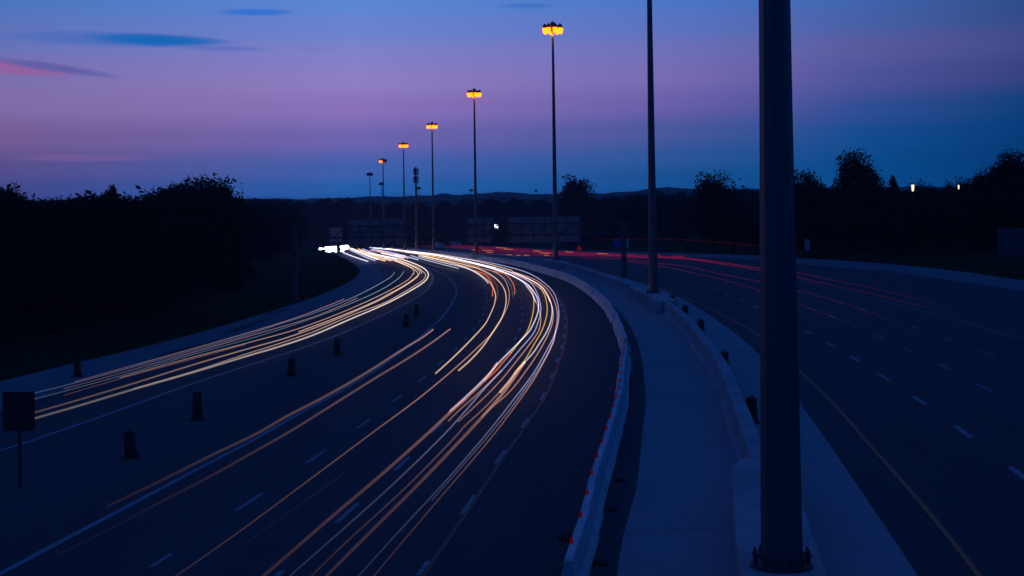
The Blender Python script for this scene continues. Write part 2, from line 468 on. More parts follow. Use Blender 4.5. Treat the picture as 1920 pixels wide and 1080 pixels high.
# median: dark gravel trench, concrete strip, right shoulder
BAR1 = rp([(1042,1125),(1055,1080),(1080,1000),(1100,935),(1120,870),(1137,815),(1150,760),(1158,715),(1164,666)], n=6)
BAR2 = rp([(1164,662),(1153,625),(1141,597),(1123,572),(1101,552),(1081,538),(1053,524.5),(1010,511),(968,499),(910,489),(860,482),(832,478),(790,472.5),(762,469.5)], n=6)
bar_x = as_fn(BAR1 + BAR2)
STRIP_L = rp([(1140,1130),(1157,1080),(1165,1022),(1180,965),(1192,922),(1199,872),(1205,810),(1210,765),(1207,702),(1195,640),(1175,602),(1142,566),(1100,540),(1060,522),(1010,507),(960,495)])
WALL_L = rp([(1440,1150),(1425,1080),(1400,960),(1380,865),(1362,802),(1345,745),(1325,700),(1300,660),(1275,624),(1252,600),(1225,579),(1190,560),(1150,541),(1100,520),(1060,508),(1030,500),(960,490),(897,484.5),(815,476),(762,471.5),(724,469),(700,467)])
SHO_R = rp([(1760,1150),(1720,1080),(1600,900),(1500,757),(1425,667),(1387,632),(1350,605),(1300,572),(1245,545),(1190,527),(1120,509),(1060,498)])
wall_x, strip_x, sho_x = as_fn(WALL_L), as_fn(STRIP_L), as_fn(SHO_R)
y1s = max(p.y for p in STRIP_L)
sheet('gravel_trench', lambda y: bar_x(y)+0.62, strip_x, 14, y1s, 0.006, M_DIRT, 4)
sheet('median_paving', strip_x, lambda y: wall_x(y)+0.2, 14, y1s, 0.012, M_CONC, 6)
sheet('right_shoulder', lambda y: wall_x(y)+0.5, sho_x, 14, max(p.y for p in SHO_R), 0.012, M_CONC, 8)

P_RS = rp([(1100,474),(1240,478.5),(1330,483),(1420,488.5),(1500,495),(1600,504),(1700,515),(1800,528),(1920,546)])
_g = as_fn(P_RS)
sheet('right_verge_shoulder', _g, lambda y: xr(y)-0.02, min(p.y for p in P_RS)-40, max(p.y for p in P_RS), 0.006, M_ASPH2, 5)
v, f = [], []
yj = 33.0
while yj < y1s-40:
    a_, b_ = strip_x(yj)+0.05, wall_x(yj)+0.1; i = len(v)
    for k in range(7):
        x_ = a_+(b_-a_)*k/6
        v += [(x_, yj, surf(x_, yj)+0.017), (x_, yj+0.07, surf(x_, yj+0.07)+0.017)]
    for k in range(6): f.append((i+2*k, i+2*k+2, i+2*k+3, i+2*k+1))
    yj += 7.5
struct(link('paving_joint', v, f, mat('joint_sealant', (0.075,0.076,0.078), 1.0, 0.05, noise=[(1.5,0.7,(0.12,0.12,0.12))])))
# painted lines -------------------------------------------------------------
def resample(path, step):
    res = [path[0].copy()]; acc = 0.0
    for a, b in zip(path, path[1:]):
        d = (b-a).length
        if d < 1e-6: continue
        t = step-acc
        while t <= d:
            res.append(a.lerp(b, t/d)); t += step
        acc = (acc + d) % step
    return res
def stripe(v, f, pts, w, dz):
    i = len(v); m = len(pts)
    for j, p in enumerate(pts):
        d = pts[min(j+1, m-1)] - pts[max(j-1, 0)]; n = Vector((d.y, -d.x, 0)).normalized()
        for s in (-1, 1):
            q = p + n*(w/2*s); v.append((q.x, q.y, surf(q.x, q.y)+dz))
    for j in range(m-1): f.append((i+2*j, i+2*j+1, i+2*j+3, i+2*j+2))
def line(name, px, w, m, dz=0.018, dash=None, phase=0.0):
    path = resample(rp(px, n=12), 0.75)
    v, f = [], []
    if dash is None: stripe(v, f, path, w, dz)
    else:
        on, per = dash
        k0 = int(phase/0.75); a, b = int(on/0.75), int(per/0.75)
        k = k0 - b
        while k < len(path):
            seg = path[max(k, 0):max(k+a+1, 0)]
            if len(seg) > 1: stripe(v, f, seg, w, dz)
            k += b
    o = link(name, v, f, m); struct(o); return o
line('edge_line', [(-60,1105),(0,1077),(100,1024),(200,971),(300,918),(400,865),(480,823),(560,777),(640,733),(700,697),(750,662),(800,622),(827,597),(848,568),(856,548),(852,533),(838,518),(818,508),(795,500),(765,491)], 0.24, M_PAINT)
line('lane_line', [(284,1064),(475,937),(598,853),(685,793),(748,745),(795,708),(830,677),(856,654),(875,634),(889,617),(900,602),(908,584),(913,562),(911,543),(903,525),(888,512),(862,502)], 0.17, M_PAINT, dash=(3,9), phase=7.5)
line('lane_line', [(515,1085),(645,968),(752,872),(822,800),(873,752),(908,712),(935,678),(953,655),(965,637),(974,619),(978,603),(980,585),(978,566),(972,552),(958,535),(935,520)], 0.17, M_PAINT, dash=(3,9), phase=7.0)
line('lane_line', [(785,1080),(867,965),(933,865),(981,798),(1016,747),(1034,708),(1045,677),(1053,652),(1057,632),(1059,607),(1056,585),(1048,562),(1030,540)], 0.16, M_PAINT, dash=(3,9), phase=7.5)
line('yellow_line', [(760,1125),(793,1080),(873,965),(940,865),(987,798),(1021,747),(1039,708),(1049,677),(1057,652),(1061,632),(1063,607),(1060,585),(1052,563),(1036,543),(1010,526)], 0.13, M_YELL2)
line('ramp_edge_line', [(-50,859),(0,845),(60,827),(100,813),(175,787),(250,760),(340,727),(430,697),(520,668),(600,641),(660,617),(720,590),(769,565),(795,548),(806,536),(811,522),(808,512),(795,501),(775,493)], 0.3, M_PAINT)
line('ramp_edge_line', [(560,600),(640,570),(690,548),(716,528),(724,514),(718,503),(700,492)], 0.22, M_PAINT2)
line('yellow_line', [(1885,1150),(1835,1080),(1750,972),(1640,845),(1560,755),(1500,697),(1422,629),(1370,598),(1325,576),(1270,552),(1210,530),(1140,510),(1070,496)], 0.13, M_YELL)
line('lane_line', [(1925,900),(1822,822),(1741,763),(1675,719),(1622,685),(1575,657),(1535,634),(1500,615),(1465,597),(1420,577),(1380,560),(1330,541),(1280,525),(1200,507),(1100,489)], 0.2, M_PAINT, dash=(3,9), phase=8.5)
line('lane_line', [(2000,800),(1898,755),(1813,710),(1743,675),(1687,650),(1633,625),(1588,605),(1550,590),(1510,576),(1440,552),(1370,533),(1290,514),(1200,498),(1100,484)], 0.2, M_PAINT2, dash=(3,9), phase=10.5)
line('lane_line', [(1940,700),(1862,666),(1792,642),(1733,621),(1680,601),(1630,585),(1580,570),(1500,548),(1420,529),(1340,512),(1250,497),(1150,484)], 0.2, M_PAINT2, dash=(3,9), phase=8.5)
line('edge_line', [(1960,648),(1920,637),(1840,614),(1760,592),(1680,571),(1600,551),(1500,528),(1400,509),(1300,495),(1200,484)], 0.16, M_PAINT2)

# ------------------------------------------------------------------ median wall with mast plinths
def sweep(name, path, prof, m, parent=None):
    v, f = [], []; n = len(prof); mm = len(path)
    for j, p in enumerate(path):
        d = path[min(j+1, mm-1)] - path[max(j-1, 0)]; nn = Vector((d.y, -d.x, 0)).normalized()
        z = surf(p.x, p.y)
        for off, h in prof:
            q = p + nn*off; v.append((q.x, q.y, z+h))
    for j in range(mm-1):
        for k in range(n-1):
            f.append((j*n+k, j*n+k+1, (j+1)*n+k+1, (j+1)*n+k))
    f.append(tuple(range(n))); f.append(tuple((mm-1)*n+k for k in reversed(range(n))))
    return link(name, v, f, m, parent)
wp = [p for p in resample(WALL_L, 2.0)]
wall = sweep('median_wall', wp, [(0.0,-0.1),(0.02,0.08),(0.14,0.3),(0.2,0.98),(0.24,1.02),(0.66,1.02),(0.7,0.98),(0.76,0.3),(0.88,0.08),(0.9,-0.1)], M_WALL)
tag(wall, 'long curved grey concrete median wall carrying the tall light masts', 'wall')
def plinth(pos, i):
    """the wall widens round each mast"""
    half = [(-13.5,0.47),(-12.2,0.84),(-8,0.84),(-4,0.84),(0,0.84),(4,0.84),(8,0.84),(12.2,0.84),(13.5,0.47)]
    off = pos.x - (wall_x(pos.y)+0.45)
    v, f = [], []
    for t, w in half:
        y = pos.y+t; c = Vector((wall_x(y)+0.45+off*smooth(1-abs(t)/13), y, 0))
        d = Vector((wall_x(y+2)-wall_x(y-2), 4, 0)).normalized(); n = Vector((d.y, -d.x, 0))
        for s in (-1, 1):
            for h, ins in ((-0.1,0.0),(1.0,0.02),(1.035,0.06)):
                q = c + n*(s*(w-ins)); v.append((q.x, q.y, surf(c.x, y)+h))
    m = len(half)
    for j in range(m-1):
        a, b = j*6, (j+1)*6
        for k in range(2):
            f.append((a+k, a+k+1, b+k+1, b+k)); f.append((a+3+k, b+3+k, b+3+k+1, a+3+k+1))
        f.append((a+2, a+5, b+5, b+2))
    e = (m-1)*6
    f.append((0,3,4,1)); f.append((1,4,5,2)); f.append((e,e+1,e+4,e+3)); f.append((e+1,e+2,e+5,e+4))
    link('mast_plinth', v, f, M_WALL, wall)

# ------------------------------------------------------------------ light masts
LENS = {'bright': emit('lamp_lens_bright', (1.0,0.083,0.0014), 10.0), 'mid': emit('lamp_lens_mid', (1.0,0.11,0.003), 7.0),
        'dim': emit('lamp_lens_dim', (1.0,0.15,0.01), 4.0), 'off': mat('lamp_lens_unlit', (0.05,0.05,0.05), 0.4, 0.4)}
MAST_H = 35.2
def make_mast(level, half=False):
    root = empty('light_mast', (0,0,0))
    MB().lathe([(0.42,0.06),(0.33,9),(0.27,18),(0.21,27),(0.16,MAST_H-0.6)], 12, ph=R(7)).build('pole', M_STEEL, root)
    MB().lathe([(0.62,0.0),(0.62,0.06)], 16).build('base_plate', M_DSTEEL, root)
    for k in range(12):
        a = 2*pi*k/12+0.2
        MB().lathe([(0.035,0.06),(0.035,0.2),(0.055,0.2),(0.055,0.26),(0.03,0.28),(0.018,0.36)], 6, (0.53*cos(a), 0.53*sin(a), 0)).build('anchor_bolt', M_DSTEEL, root)
    mb = MB()
    ring = [Vector((1.1*cos(t*pi/12), 1.1*sin(t*pi/12), MAST_H)) for t in range(25)]
    mb.tube(ring, 0.06, 6, False)
    for k in range(4): mb.bar((0.12*cos(k*pi/2), 0.12*sin(k*pi/2), MAST_H), (1.1*cos(k*pi/2), 1.1*sin(k*pi/2), MAST_H), 0.05)
    mb.build('lamp_ring', M_DSTEEL, root)
    MB().lathe([(0.3,MAST_H-0.6),(0.34,MAST_H+0.1),(0.42,MAST_H+0.35),(0.34,MAST_H+0.75),(0.06,MAST_H+0.95)], 12).build('mast_cap', M_DSTEEL, root)
    for k in range(8):
        a = 2*pi*(k+0.3)/8
        c = (1.25*cos(a), 1.25*sin(a), 0)
        h = MB().lathe([(0.32,MAST_H-0.1),(0.34,MAST_H+0.02),(0.26,MAST_H+0.3),(0.12,MAST_H+0.5),(0.1,MAST_H+0.55)], 10, c).build('lamp_housing', M_DSTEEL, root)
        lv = 'off' if (level == 'off' or (half and c[0] > -0.2)) else level
        MB().lathe([(0.16,MAST_H-0.92),(0.27,MAST_H-0.78),(0.29,MAST_H-0.5),(0.34,MAST_H-0.42),(0.31,MAST_H-0.34),(0.35,MAST_H-0.1)], 10, c).build('lens', LENS[lv], h)
    if level != 'off':
        for k in range(3):
            a = 2*pi*k/3 + 0.5
            if half and k != 1: continue
            li = bpy.data.lights.new('lamp_light', 'POINT'); li.energy = 110 if level == 'bright' else 80; li.color = (1.0, 0.4, 0.08); li.shadow_soft_size = 0.2
            lo = bpy.data.objects.new('lamp_light', li); COL.objects.link(lo); lo.parent = root
            lo.location = (0.85*cos(a), 0.85*sin(a), MAST_H-1.0)
    return root
mast_b, mast_m, mast_d, mast_o = make_mast('bright'), make_mast('mid'), make_mast('dim', True), make_mast('off')
used = set()
def place_mast(proto, loc, label, sc=1.0):
    r = proto if proto.name not in used else copy_tree(proto)
    used.add(r.name); r.location = loc; r.scale = (sc, sc, sc)
    return tag(r, label, 'light mast', 'high light masts along the median')
MASTS = []
for (px, py, lt, pr, lab) in [
  (1466,1062,None,mast_b,'thick faceted steel mast nearest the bridge, its ring of anchor bolts showing'),
  (1225,549,None,mast_b,'second mast from the bridge, its lamps above the picture'),
  (1042,488,58,mast_b,'tall mast with the highest visible crown of yellow lamps'),
  (893,477,178,mast_b,'mast with the second highest crown of yellow lamps'),
  (813,469,238,mast_b,'mast with the third highest crown of yellow lamps')]:
    p = gp(px, py, 1.04); MASTS.append(p)
    sc = 1.0 if lt is None else (at(px-0.0131*(py-lt), lt, p.y).z - p.z)/(MAST_H-0.5)
    place_mast(pr, p, lab, sc); plinth(Vector((p.x, p.y, 0)), 0)
for (px, py, y, pr, lab) in [(756.5,274,541,mast_m,'mast with a small orange crown of lamps, fourth highest'),
  (718,303,642,mast_d,'mast with only the left half of its lamp crown lit'),
  (693.5,328,785,mast_o,'slim far mast with an unlit lamp crown, leftmost of all')]:
    t = at(px, py, y); u, v = ray(px+ (py-468)*-0.0131, 468); x = t.x
    zz = surf(x, y)+0.8
    place_mast(pr, Vector((x, y, zz)), lab, (t.z - zz)/(MAST_H-0.5))
# smaller unlit masts far off
for (px, py, y, lab) in [(715.5,345,1000,'low distant unlit mast just left of the half lit mast'),
                         (785,353,1150,'tiny distant unlit mast right of the antenna tower'),
                         (883.5,357,1200,'tiny distant unlit mast left of the second highest lamp crown'),
                         (1005,358,1250,'tiny distant unlit mast on the far ridge left of the highest lamp crown')]:
    t = at(px, py, y); zz = terrain(t.x, y)
    place_mast(mast_o, Vector((t.x, y, zz)), lab, (t.z-zz+0.3)/MAST_H)
# antenna tower
t = at(779.5, 313, 560); zb = surf(t.x, 560)
ant = tag(empty('antenna_tower', (t.x, 560, zb)), 'slim antenna tower with dark aerial panels bunched at its top', 'antenna tower')
H = t.z - zb
MB().lathe([(0.55,0),(0.42,H*0.5),(0.33,H)], 10).build('pole', M_STEEL, ant)
for z0 in (H-1.6, H-4.4):
    for k in range(3):
        a = 2*pi*k/3+0.4
        pp = MB().box((0.75*cos(a), 0.75*sin(a), z0), (0.4,0.4,2.3), Matrix.Rotation(a, 3, 'Z')).bar((0,0,z0+0.5), (0.75*cos(a), 0.75*sin(a), z0+0.5), 0.06).bar((0,0,z0-0.5), (0.75*cos(a), 0.75*sin(a), z0-0.5), 0.06)
        pp.build('aerial_panel', M_DSTEEL, ant)

# ------------------------------------------------------------------ precast barrier blocks
def make_barrier():
    prof = [(-0.3,0.0),(-0.3,0.09),(-0.17,0.3),(-0.1,0.84),(-0.08,0.86),(0.08,0.86),(0.1,0.84),(0.17,0.3),(0.3,0.09),(0.3,0.0)]
    v, f = [], []; n = len(prof)
    ys = [0.02, 0.07, 3.03, 3.08]
    for j, y in enumerate(ys):
        k = 0.94 if j in (0, 3) else 1.0
        for x, z in prof: v.append((x*k, y, z*k if j in (0,3) and z > 0.1 else z))
    for j in range(3):
        for k in range(n-1): f.append((j*n+k, (j+1)*n+k, (j+1)*n+k+1, j*n+k+1))
        f.append((j*n+n-1, (j+1)*n+n-1, (j+1)*n, j*n))
    f.append(tuple(range(n))); f.append(tuple(3*n+k for k in reversed(range(n))))
    o = link('concrete_barrier', v, f, M_BARR)
    r = MB().box((-0.05,1.55,0.925), (0.07,0.07,0.13)).build('glowing_reflector', M_RED, o)  # a reflector, no lamp: its red return is put in as emission
    return o
def barrier_row(path, proto, grp, lab, first):
    pts = resample(path, 3.1)
    for i, (a, b) in enumerate(zip(pts, pts[1:])):
        o = proto if (i == 0 and first) else copy_tree(proto)
        d = b-a; n = Vector((d.y, -d.x, 0)).normalized()
        jit = n*random.uniform(-0.04, 0.04)
        o.location = Vector((a.x, a.y, surf(a.x+0.3, a.y)+0.003)) + n*0.3 + jit
        o.rotation_euler = (atan2(b.z-a.z, (b.xy-a.xy).length), 0, -atan2(d.x, d.y)+random.uniform(-0.014, 0.014))
        tag(o, lab, 'barrier', grp)
bproto = make_barrier()
barrier_row(BAR1, bproto, 'barrier blocks of the near run', 'pale concrete barrier block with a glowing red reflector, beside the gravel trench', True)
bproto2 = bproto.copy(); COL.objects.link(bproto2)
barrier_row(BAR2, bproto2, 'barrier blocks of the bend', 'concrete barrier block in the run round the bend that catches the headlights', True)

# ------------------------------------------------------------------ light trails
def trail(px, m, w, label, group='headlight trails on the main carriageway', dz=0.65, n=8, name='light_trail', wf=0.38):
    path = road_path(px, dz, n)
    # keep the spacing reasonable
    keep = [path[0]]
    for p in path[1:]:
        if (p-keep[-1]).length > 0.8: keep.append(p)
    rad = []
    for p in keep:
        k = wf + (1-wf)*max(0.0, min(1.0, (140-p.y)/100.0))
        rad.append(max(0.010, 0.68*w*k*p.y/3000.0/2))
    o = MB().tube(keep, rad, 6).build(name, T_[m], None, True)
    return tag(o, label, 'light trail', group)
MAIN = 'headlight trails on the main carriageway'
RAMP = 'headlight trails on the left ramp'
FAR = 'short trails where the lanes come out of the distance'
# main carriageway, right lane bundle
trail([(700,465.5),(760,471),(800,476),(853,483),(893,488),(943,498),(993,513),(1020,530),(1037,547),(1045,567),(1048,588),(1046,607),(1042,622),(1027,653),(1000,700),(960,753),(915,810),(840,897),(740,1005),(675,1077),(640,1115)], 'lav', 4.6, 'thin lavender trail, outermost of the right bundle next to the yellow line')
trail([(965,510.5),(1003,524.5),(1027,543),(1040,566),(1045,590),(1043,612),(1036,643),(1015,687),(1000,713),(965,763),(920,822),(815,945),(701,1080),(675,1112)], 'tan', 4.6, 'thin tan trail hugging the outermost lavender one')
trail([(710,465),(760,470.5),(810,476.5),(860,487),(910,498),(960,511),(993,524),(1017,539),(1029,557),(1035,577),(1034,597),(1026,620),(1012,643),(1000,661),(983,680)], 'white', 5.4, 'bright white trail ending where the cream one starts in the right lane')
trail([(983,680),(965,707),(945,735),(925,758),(903,783),(880,808),(790,902),(690,1002),(612,1080),(585,1108)], 'tan', 9.5, 'thick tan trail, broadest of the right lane at the bottom edge')
trail([(760,472),(860,489),(930,505),(985,524),(1015,543),(1030,562),(1037,583),(1036,603),(1030,622),(1010,660),(985,697),(955,735),(915,770),(900,785)], 'tan', 4.6, 'tan trail just right of the bright white one')
trail([(1012,538),(1019,549),(1024,563),(1026,583),(1022,603),(1015,622),(1000,648),(984,675),(965,700)], 'yellow', 4.8, 'golden yellow trail in the middle of the right lane')
trail([(965,700),(948,722),(930,742),(905,768),(870,800),(862,810),(765,910),(640,1025),(587,1077),(560,1104)], 'tan', 4.2, 'thin rusty tan trail left of the thick tan one')
trail([(990,533),(996,543),(1000,556),(1001,573),(997,597),(988,622),(975,640),(958,662)], 'yellow', 4.8, 'golden yellow trail along the left side of the right lane')
trail([(760,472.5),(827,480),(877,491),(927,505),(960,517),(985,530),(1001,547),(1009,562),(1009,583),(1002,603),(993,620),(970,645),(940,675),(915,703),(888,730),(862,754),(842,772)], 'white', 6.0, 'bright white trail, brightest of the left side of the right lane')
trail([(820,479),(880,492.5),(940,508.5),(975,525),(997,542),(1007,560),(1010,575)], 'violet', 4.5, 'short violet trail beside the brightest white one in the bend')
trail([(932,681),(912,709),(872,748),(838,779),(805,810),(715,890),(615,975),(500,1075),(470,1100)], 'tan', 9.0, 'thick tan trail with a blunt upper end, leftmost of the lower bundle')
trail([(900,497.5),(960,512),(993,528),(1006,547),(1013,568),(1014,583),(1008,607),(1000,625),(975,655),(945,690),(910,727),(880,762),(837,810),(740,905),(640,995),(547,1077),(520,1102)], 'lav', 4.8, 'grey lavender trail between the two thick tan ones')
trail([(985,535),(1000,555),(1010,578),(1014,598),(1010,620),(997,640),(970,675),(940,712),(905,748),(860,790)], 'tan', 4.2, 'thin tan trail right of the grey lavender one in the bend')
trail([(930,505),(965,519),(985,533),(999,553),(1004,567)], 'white', 5.0, 'short white trail ending in the bend beside the left golden one')
trail([(960,509),(990,522),(1017,540),(1027,555),(1031,566)], 'warm', 5.4, 'short cream trail ending in the bend beside the right golden one')
trail([(958,662),(945,677),(928,697),(908,714)], 'orange', 6.0, 'short glowing orange trail at the left side of the bundle')
trail([(872,748),(860,758),(848,768),(839,775)], 'orange', 6.0, 'small orange trail on the left side of the thick tan one')
trail([(940,695),(915,720),(885,748),(860,770),(841,789)], 'tan', 4.6, 'thin tan trail ending just below the small orange one')
trail([(1003,524),(1000,661),] if False else [(983,680),(970,694),(955,715),(938,735)], 'warm', 9.0, 'short cream trail with a blunt upper end in the right lane')
trail([(1042,620),(1038,640),(1022,672),(1008,695),(985,728),(958,765),(925,806),(905,830),(810,938)], 'lav', 3.2, 'faint grey trail between the lavender and tan ones')
# far common trunk of the main carriageway
trail([(693,464),(717,466),(760,471),(800,475.5),(860,486),(930,502)], 'white', 5.5, 'broad white trail where the main lanes come out of the distance, upper edge', FAR)
trail([(717,465),(760,470),(830,478),(900,491),(960,507)], 'warm', 5.0, 'cream trail in the middle of the far main lanes', FAR)
trail([(740,470),(790,477),(850,488),(900,501)], 'yellow', 3.6, 'golden trail low in the far main lanes', FAR)
trail([(700,464.5),(737,468),(790,475),(827,480)], 'violet', 4.0, 'violet trail in the far main lanes', FAR)
# middle lane
trail([(785,478),(827,488),(860,497),(887,507),(910,522),(923,536),(929,553),(927,570),(917,594),(910,607),(885,635),(850,670),(817,700)], 'warm', 5.8, 'cream to tan trail, inner one of the middle lane, ending blunt')
trail([(793,480),(843,490),(885,500),(910,509.5),(933,525),(945,541),(949,557),(948,573),(942,593),(927,618),(905,650),(880,677),(857,697)], 'warm', 6.2, 'cream trail, outer one of the middle lane, ending blunt')
trail([(857,497),(910,505),(930,511),(945,523),(953,540),(955,557),(952,573),(943,593),(925,622),(895,652),(857,687),(785,747),(700,810),(590,892),(440,1003),(340,1073),(300,1100)], 'tan', 4.0, 'long thin tan trail from the middle lane to the bottom left')
trail([(890,507),(910,515),(920,527),(924,540),(923,555)], 'orange', 5.5, 'short burnt orange trail over the inner cream one', MAIN)
trail([(905,510),(920,520),(930,533),(933,545),(931,562)], 'rust', 6.5, 'dull rust trail right of the burnt orange one', MAIN)
trail([(925,508),(948,515),(960,528),(965,542),(965,552)], 'orange', 5.0, 'short vivid orange trail right of the middle lane', MAIN)
trail([(925,510),(948,522),(958,537),(962,557)], 'grey', 5.5, 'dark grey trail under the vivid orange one', MAIN)
trail([(785,480.5),(830,492),(877,504),(898,515),(910,525),(915,531)], 'white', 5.0, 'short white trail on the inner side of the middle lane', MAIN)
trail([(770,479),(793,486),(827,495),(860,503.5)], 'white', 3.8, 'short white trail left of the middle lane, ending in the open road', MAIN)
trail([(790,490),(810,497),(835,503),(858,509)], 'grey', 2.6, 'faint thin trail below the short white one', MAIN)
# slow lane pair
trail([(812,618),(790,634),(760,652),(685,700),(610,743),(535,782),(485,811),(400,852),(300,902),(200,950)], 'ptan', 8.2, 'faded tan trail over the white edge line in the slow lane')
trail([(844,617),(810,642),(760,675),(710,705),(635,752),(542,810),(480,845),(400,890),(300,942),(175,1007),(90,1048)], 'ptan', 7.2, 'faded tan trail just right of the one over the edge line')
trail([(645,886),(600,920),(520,975),(440,1035)], 'grey', 2.2, 'barely visible thin trail between slow and middle lanes')
# the ramp
trail([(690,474),(710,479),(743,484),(765,490),(785,498),(797,505),(803,513),(801,522),(792,531),(768,546),(735,564),(700,580),(660,597),(585,629),(510,654),(475,664),(362,698),(250,730),(150,760),(70,783),(0,804)], 'kwhite', 8.0, 'broad white trail, lowest and brightest of the ramp', RAMP)
trail([(740,488),(760,494),(785,504),(798,515),(795,523),(780,534),(750,552),(722,567),(660,591),(585,623),(510,648.5),(460,664),(362,696.5),(250,729)], 'kwarm', 4.0, 'cream trail just inside the brightest ramp trail', RAMP)
trail([(702,476),(727,482),(743,487),(767,496),(780,503),(787,510),(783,518),(768,530),(740,547),(715,561),(685,575),(610,607),(535,634),(475,651),(375,680),(250,719),(150,749),(70,772),(0,793)], 'ktan', 6.4, 'tan trail, second from the lowest of the ramp', RAMP)
trail([(720,483),(745,491),(765,499),(780,508),(784,515),(776,523),(757,536),(733,549),(703,565),(640,592),(560,622)], 'kwarm', 4.6, 'cream trail above the second lowest on the ramp', RAMP)
trail([(775,513),(767,523),(743,538),(697,561),(635,588),(560,616),(475,640),(350,673),(225,708)], 'ktan', 4.4, 'tan trail in the middle of the ramp bundle', RAMP)
trail([(710,478),(735,486),(758,496),(773,503),(776,512),(774,515)], 'kwarm', 3.6, 'thin cream trail turning at the bend tip of the ramp', RAMP)
trail([(728,482),(755,490),(775,498),(788,505),(791,513)], 'kwarm', 3.6, 'thin cream trail second from outside at the bend tip', RAMP)
trail([(757,509),(753,515),(748,521),(727,536),(703,549),(672,563),(610,588),(545,611),(475,633),(350,668),(225,705),(100,739),(69,747),(0,766)], 'kteal', 4.4, 'pale blue trail running under the tan ones on the ramp', RAMP)
trail([(740,510),(735,517),(727,523),(703,537),(657,560),(600,583),(520,609),(460,629),(350,660),(225,695),(125,722),(69,736),(0,754)], 'kteal', 4.0, 'pale blue trail, upper of the pair on the ramp', RAMP)
trail([(645,561),(600,579),(560,594),(475,621),(350,657),(225,692),(140,716)], 'kred', 4.4, 'dull reddish trail, topmost of the ramp', RAMP)
trail([(670,559),(630,577),(585,595),(475,628),(350,664),(225,700),(120,729)], 'kred', 4.2, 'dull reddish trail, second from the top of the ramp', RAMP)
trail([(460,646),(350,676),(250,703),(120,741)], 'kred', 3.4, 'faint reddish trail low on the near ramp', RAMP)
# trails coming out of the distance on the ramp side
FARL = 'one of the short white and cream trails fanning out left of the main lanes'
for px, m, w in [([(642,473),(660,480),(677,486),(690,490)], 'white', 3.2),
                 ([(655,468),(677,478),(690,484),(703,488.5)], 'lav', 3.2), ([(658,466),(672,472),(690,480),(708,486)], 'white', 3.8),
                 ([(660,466),(687,477),(705,484),(722,489)], 'warm', 3.8), ([(672,467),(703,480),(733,488.5)], 'warm', 3.4),
                 ([(680,467),(710,478),(743,486)], 'lav', 3.4), ([(676,470),(700,477),(727,484)], 'tan', 3.4),
                 ([(695,469),(720,474),(750,481)], 'tan', 3.0), ([(698,467),(730,473),(760,480)], 'lav', 3.4),
                 ([(708,470),(740,478),(765,484)], 'tan', 3.0), ([(715,475),(740,480),(757,484)], 'white', 3.4),
                 ([(740,477),(765,482),(784,487)], 'lav', 3.4), ([(655,465),(664,469),(675,474)], 'warm', 3.0)]:
    trail(px, m, w, FARL, FAR, wf=1.0)
# head lamps of the queue at the far end of the ramp: glare pieces
HEADL = emit('headlamp_glare', (0.82,0.9,1.0), 3.5)
for px, w in [([(598,467),(604,466)], 4.5), ([(609,464.5),(620,464),(634,463)], 4), ([(611,467.5),(622,466.5),(633,466.5)], 4.5),
              ([(616,471),(626,470),(634,473)], 3.5), ([(637,463.5),(645,462.5),(653,461.5)], 5), ([(639,466.5),(646,466),(653,465.5)], 4.5),
              ([(602,466.5),(612,466)], 2.5), ([(638,471),(646,469.5)], 2.5), ([(610,471),(620,472.5)], 2), ([(648,463),(655,463.5)], 3.5), ([(622,469),(634,469.5)], 2.5)]:
    path = [at(p.x, p.y, 620) for p in catmull(px, 5)]
    o = MB().tube(path, [w*620/3000/2*(0.75 if j in (0, len(path)-1) else 1) for j in range(len(path))], 8).build('headlight_glare', HEADL, None, True)
    tag(o, 'dazzling white glare of approaching headlights at the far end of the ramp', 'headlights', 'headlight glare at the far left bend')
# tail lights on the right carriageway
TAIL = 'tail light trails on the right carriageway'
def tt(px, m, w, label): trail(px, m, w, label, TAIL, dz=0.8, wf=0.75)
tt([(780,459),(850,459.5),(950,465),(1090,473),(1170,477),(1240,480.5),(1300,485),(1360,493),(1421,502),(1497,512),(1565,526),(1640,541),(1702,556),(1752,569)], 'red', 3.0, 'upper red tail light trail sweeping across the right carriageway')
tt([(850,463),(950,468),(1090,475.5),(1170,480),(1240,483),(1300,487),(1360,496),(1421,506),(1497,520),(1552,533),(1627,549),(1690,565),(1740,578),(1802,597)], 'red', 3.6, 'brightest red tail light trail on the right carriageway')
tt([(1090,482),(1180,487),(1232,493),(1290,500),(1352,514),(1394,522),(1440,531),(1499,545),(1540,556),(1585,570),(1635,587),(1722,627),(1777,646),(1815,661)], 'dred', 2.6, 'dim red tail light trail, third from the top on the right carriageway')
tt([(1170,489),(1255,502),(1297,511),(1350,523),(1421,543),(1499,570),(1550,590),(1590,606)], 'dred', 2.6, 'dim red tail light trail, lowest on the right carriageway')
for px, m, w in [([(830,461),(900,464),(990,470)], 'dred', 5), ([(880,467),(960,471),(1050,475.5)], 'red', 4), ([(900,471),(1000,476),(1100,480)], 'dred', 5),
                 ([(1000,473),(1100,476.5),(1165,479)], 'red', 3.5), ([(780,462),(830,463),(880,467)], 'dred', 4), ([(1050,477),(1150,481),(1230,484.5)], 'dred', 5), ([(890,474),(960,477.5),(1040,480)], 'dred', 5)]:
    tt(px, m, w, 'short red tail light trail in the dense far part of the right carriageway')
for a, b in [((905,469),(925,470.5)), ((930,464),(950,465.5)), ((912,473),(922,473.6)), ((945,467),(962,468)), ((950,477.5),(960,478)), ((968,478.5),(976,479)), ((982,478.5),(992,479)), ((1000,470),(1014,471)), ((1012,474.5),(1032,475)), ((1020,478.5),(1030,479)), ((1060,472),(1075,472.7)), ((1120,475),(1140,476)), ((885,468),(893,468.5))]:
    tt([a, ((a[0]+b[0])/2, (a[1]+b[1])/2), b], 'amber', 2.2, 'tiny amber light fleck among the far red tail lights')
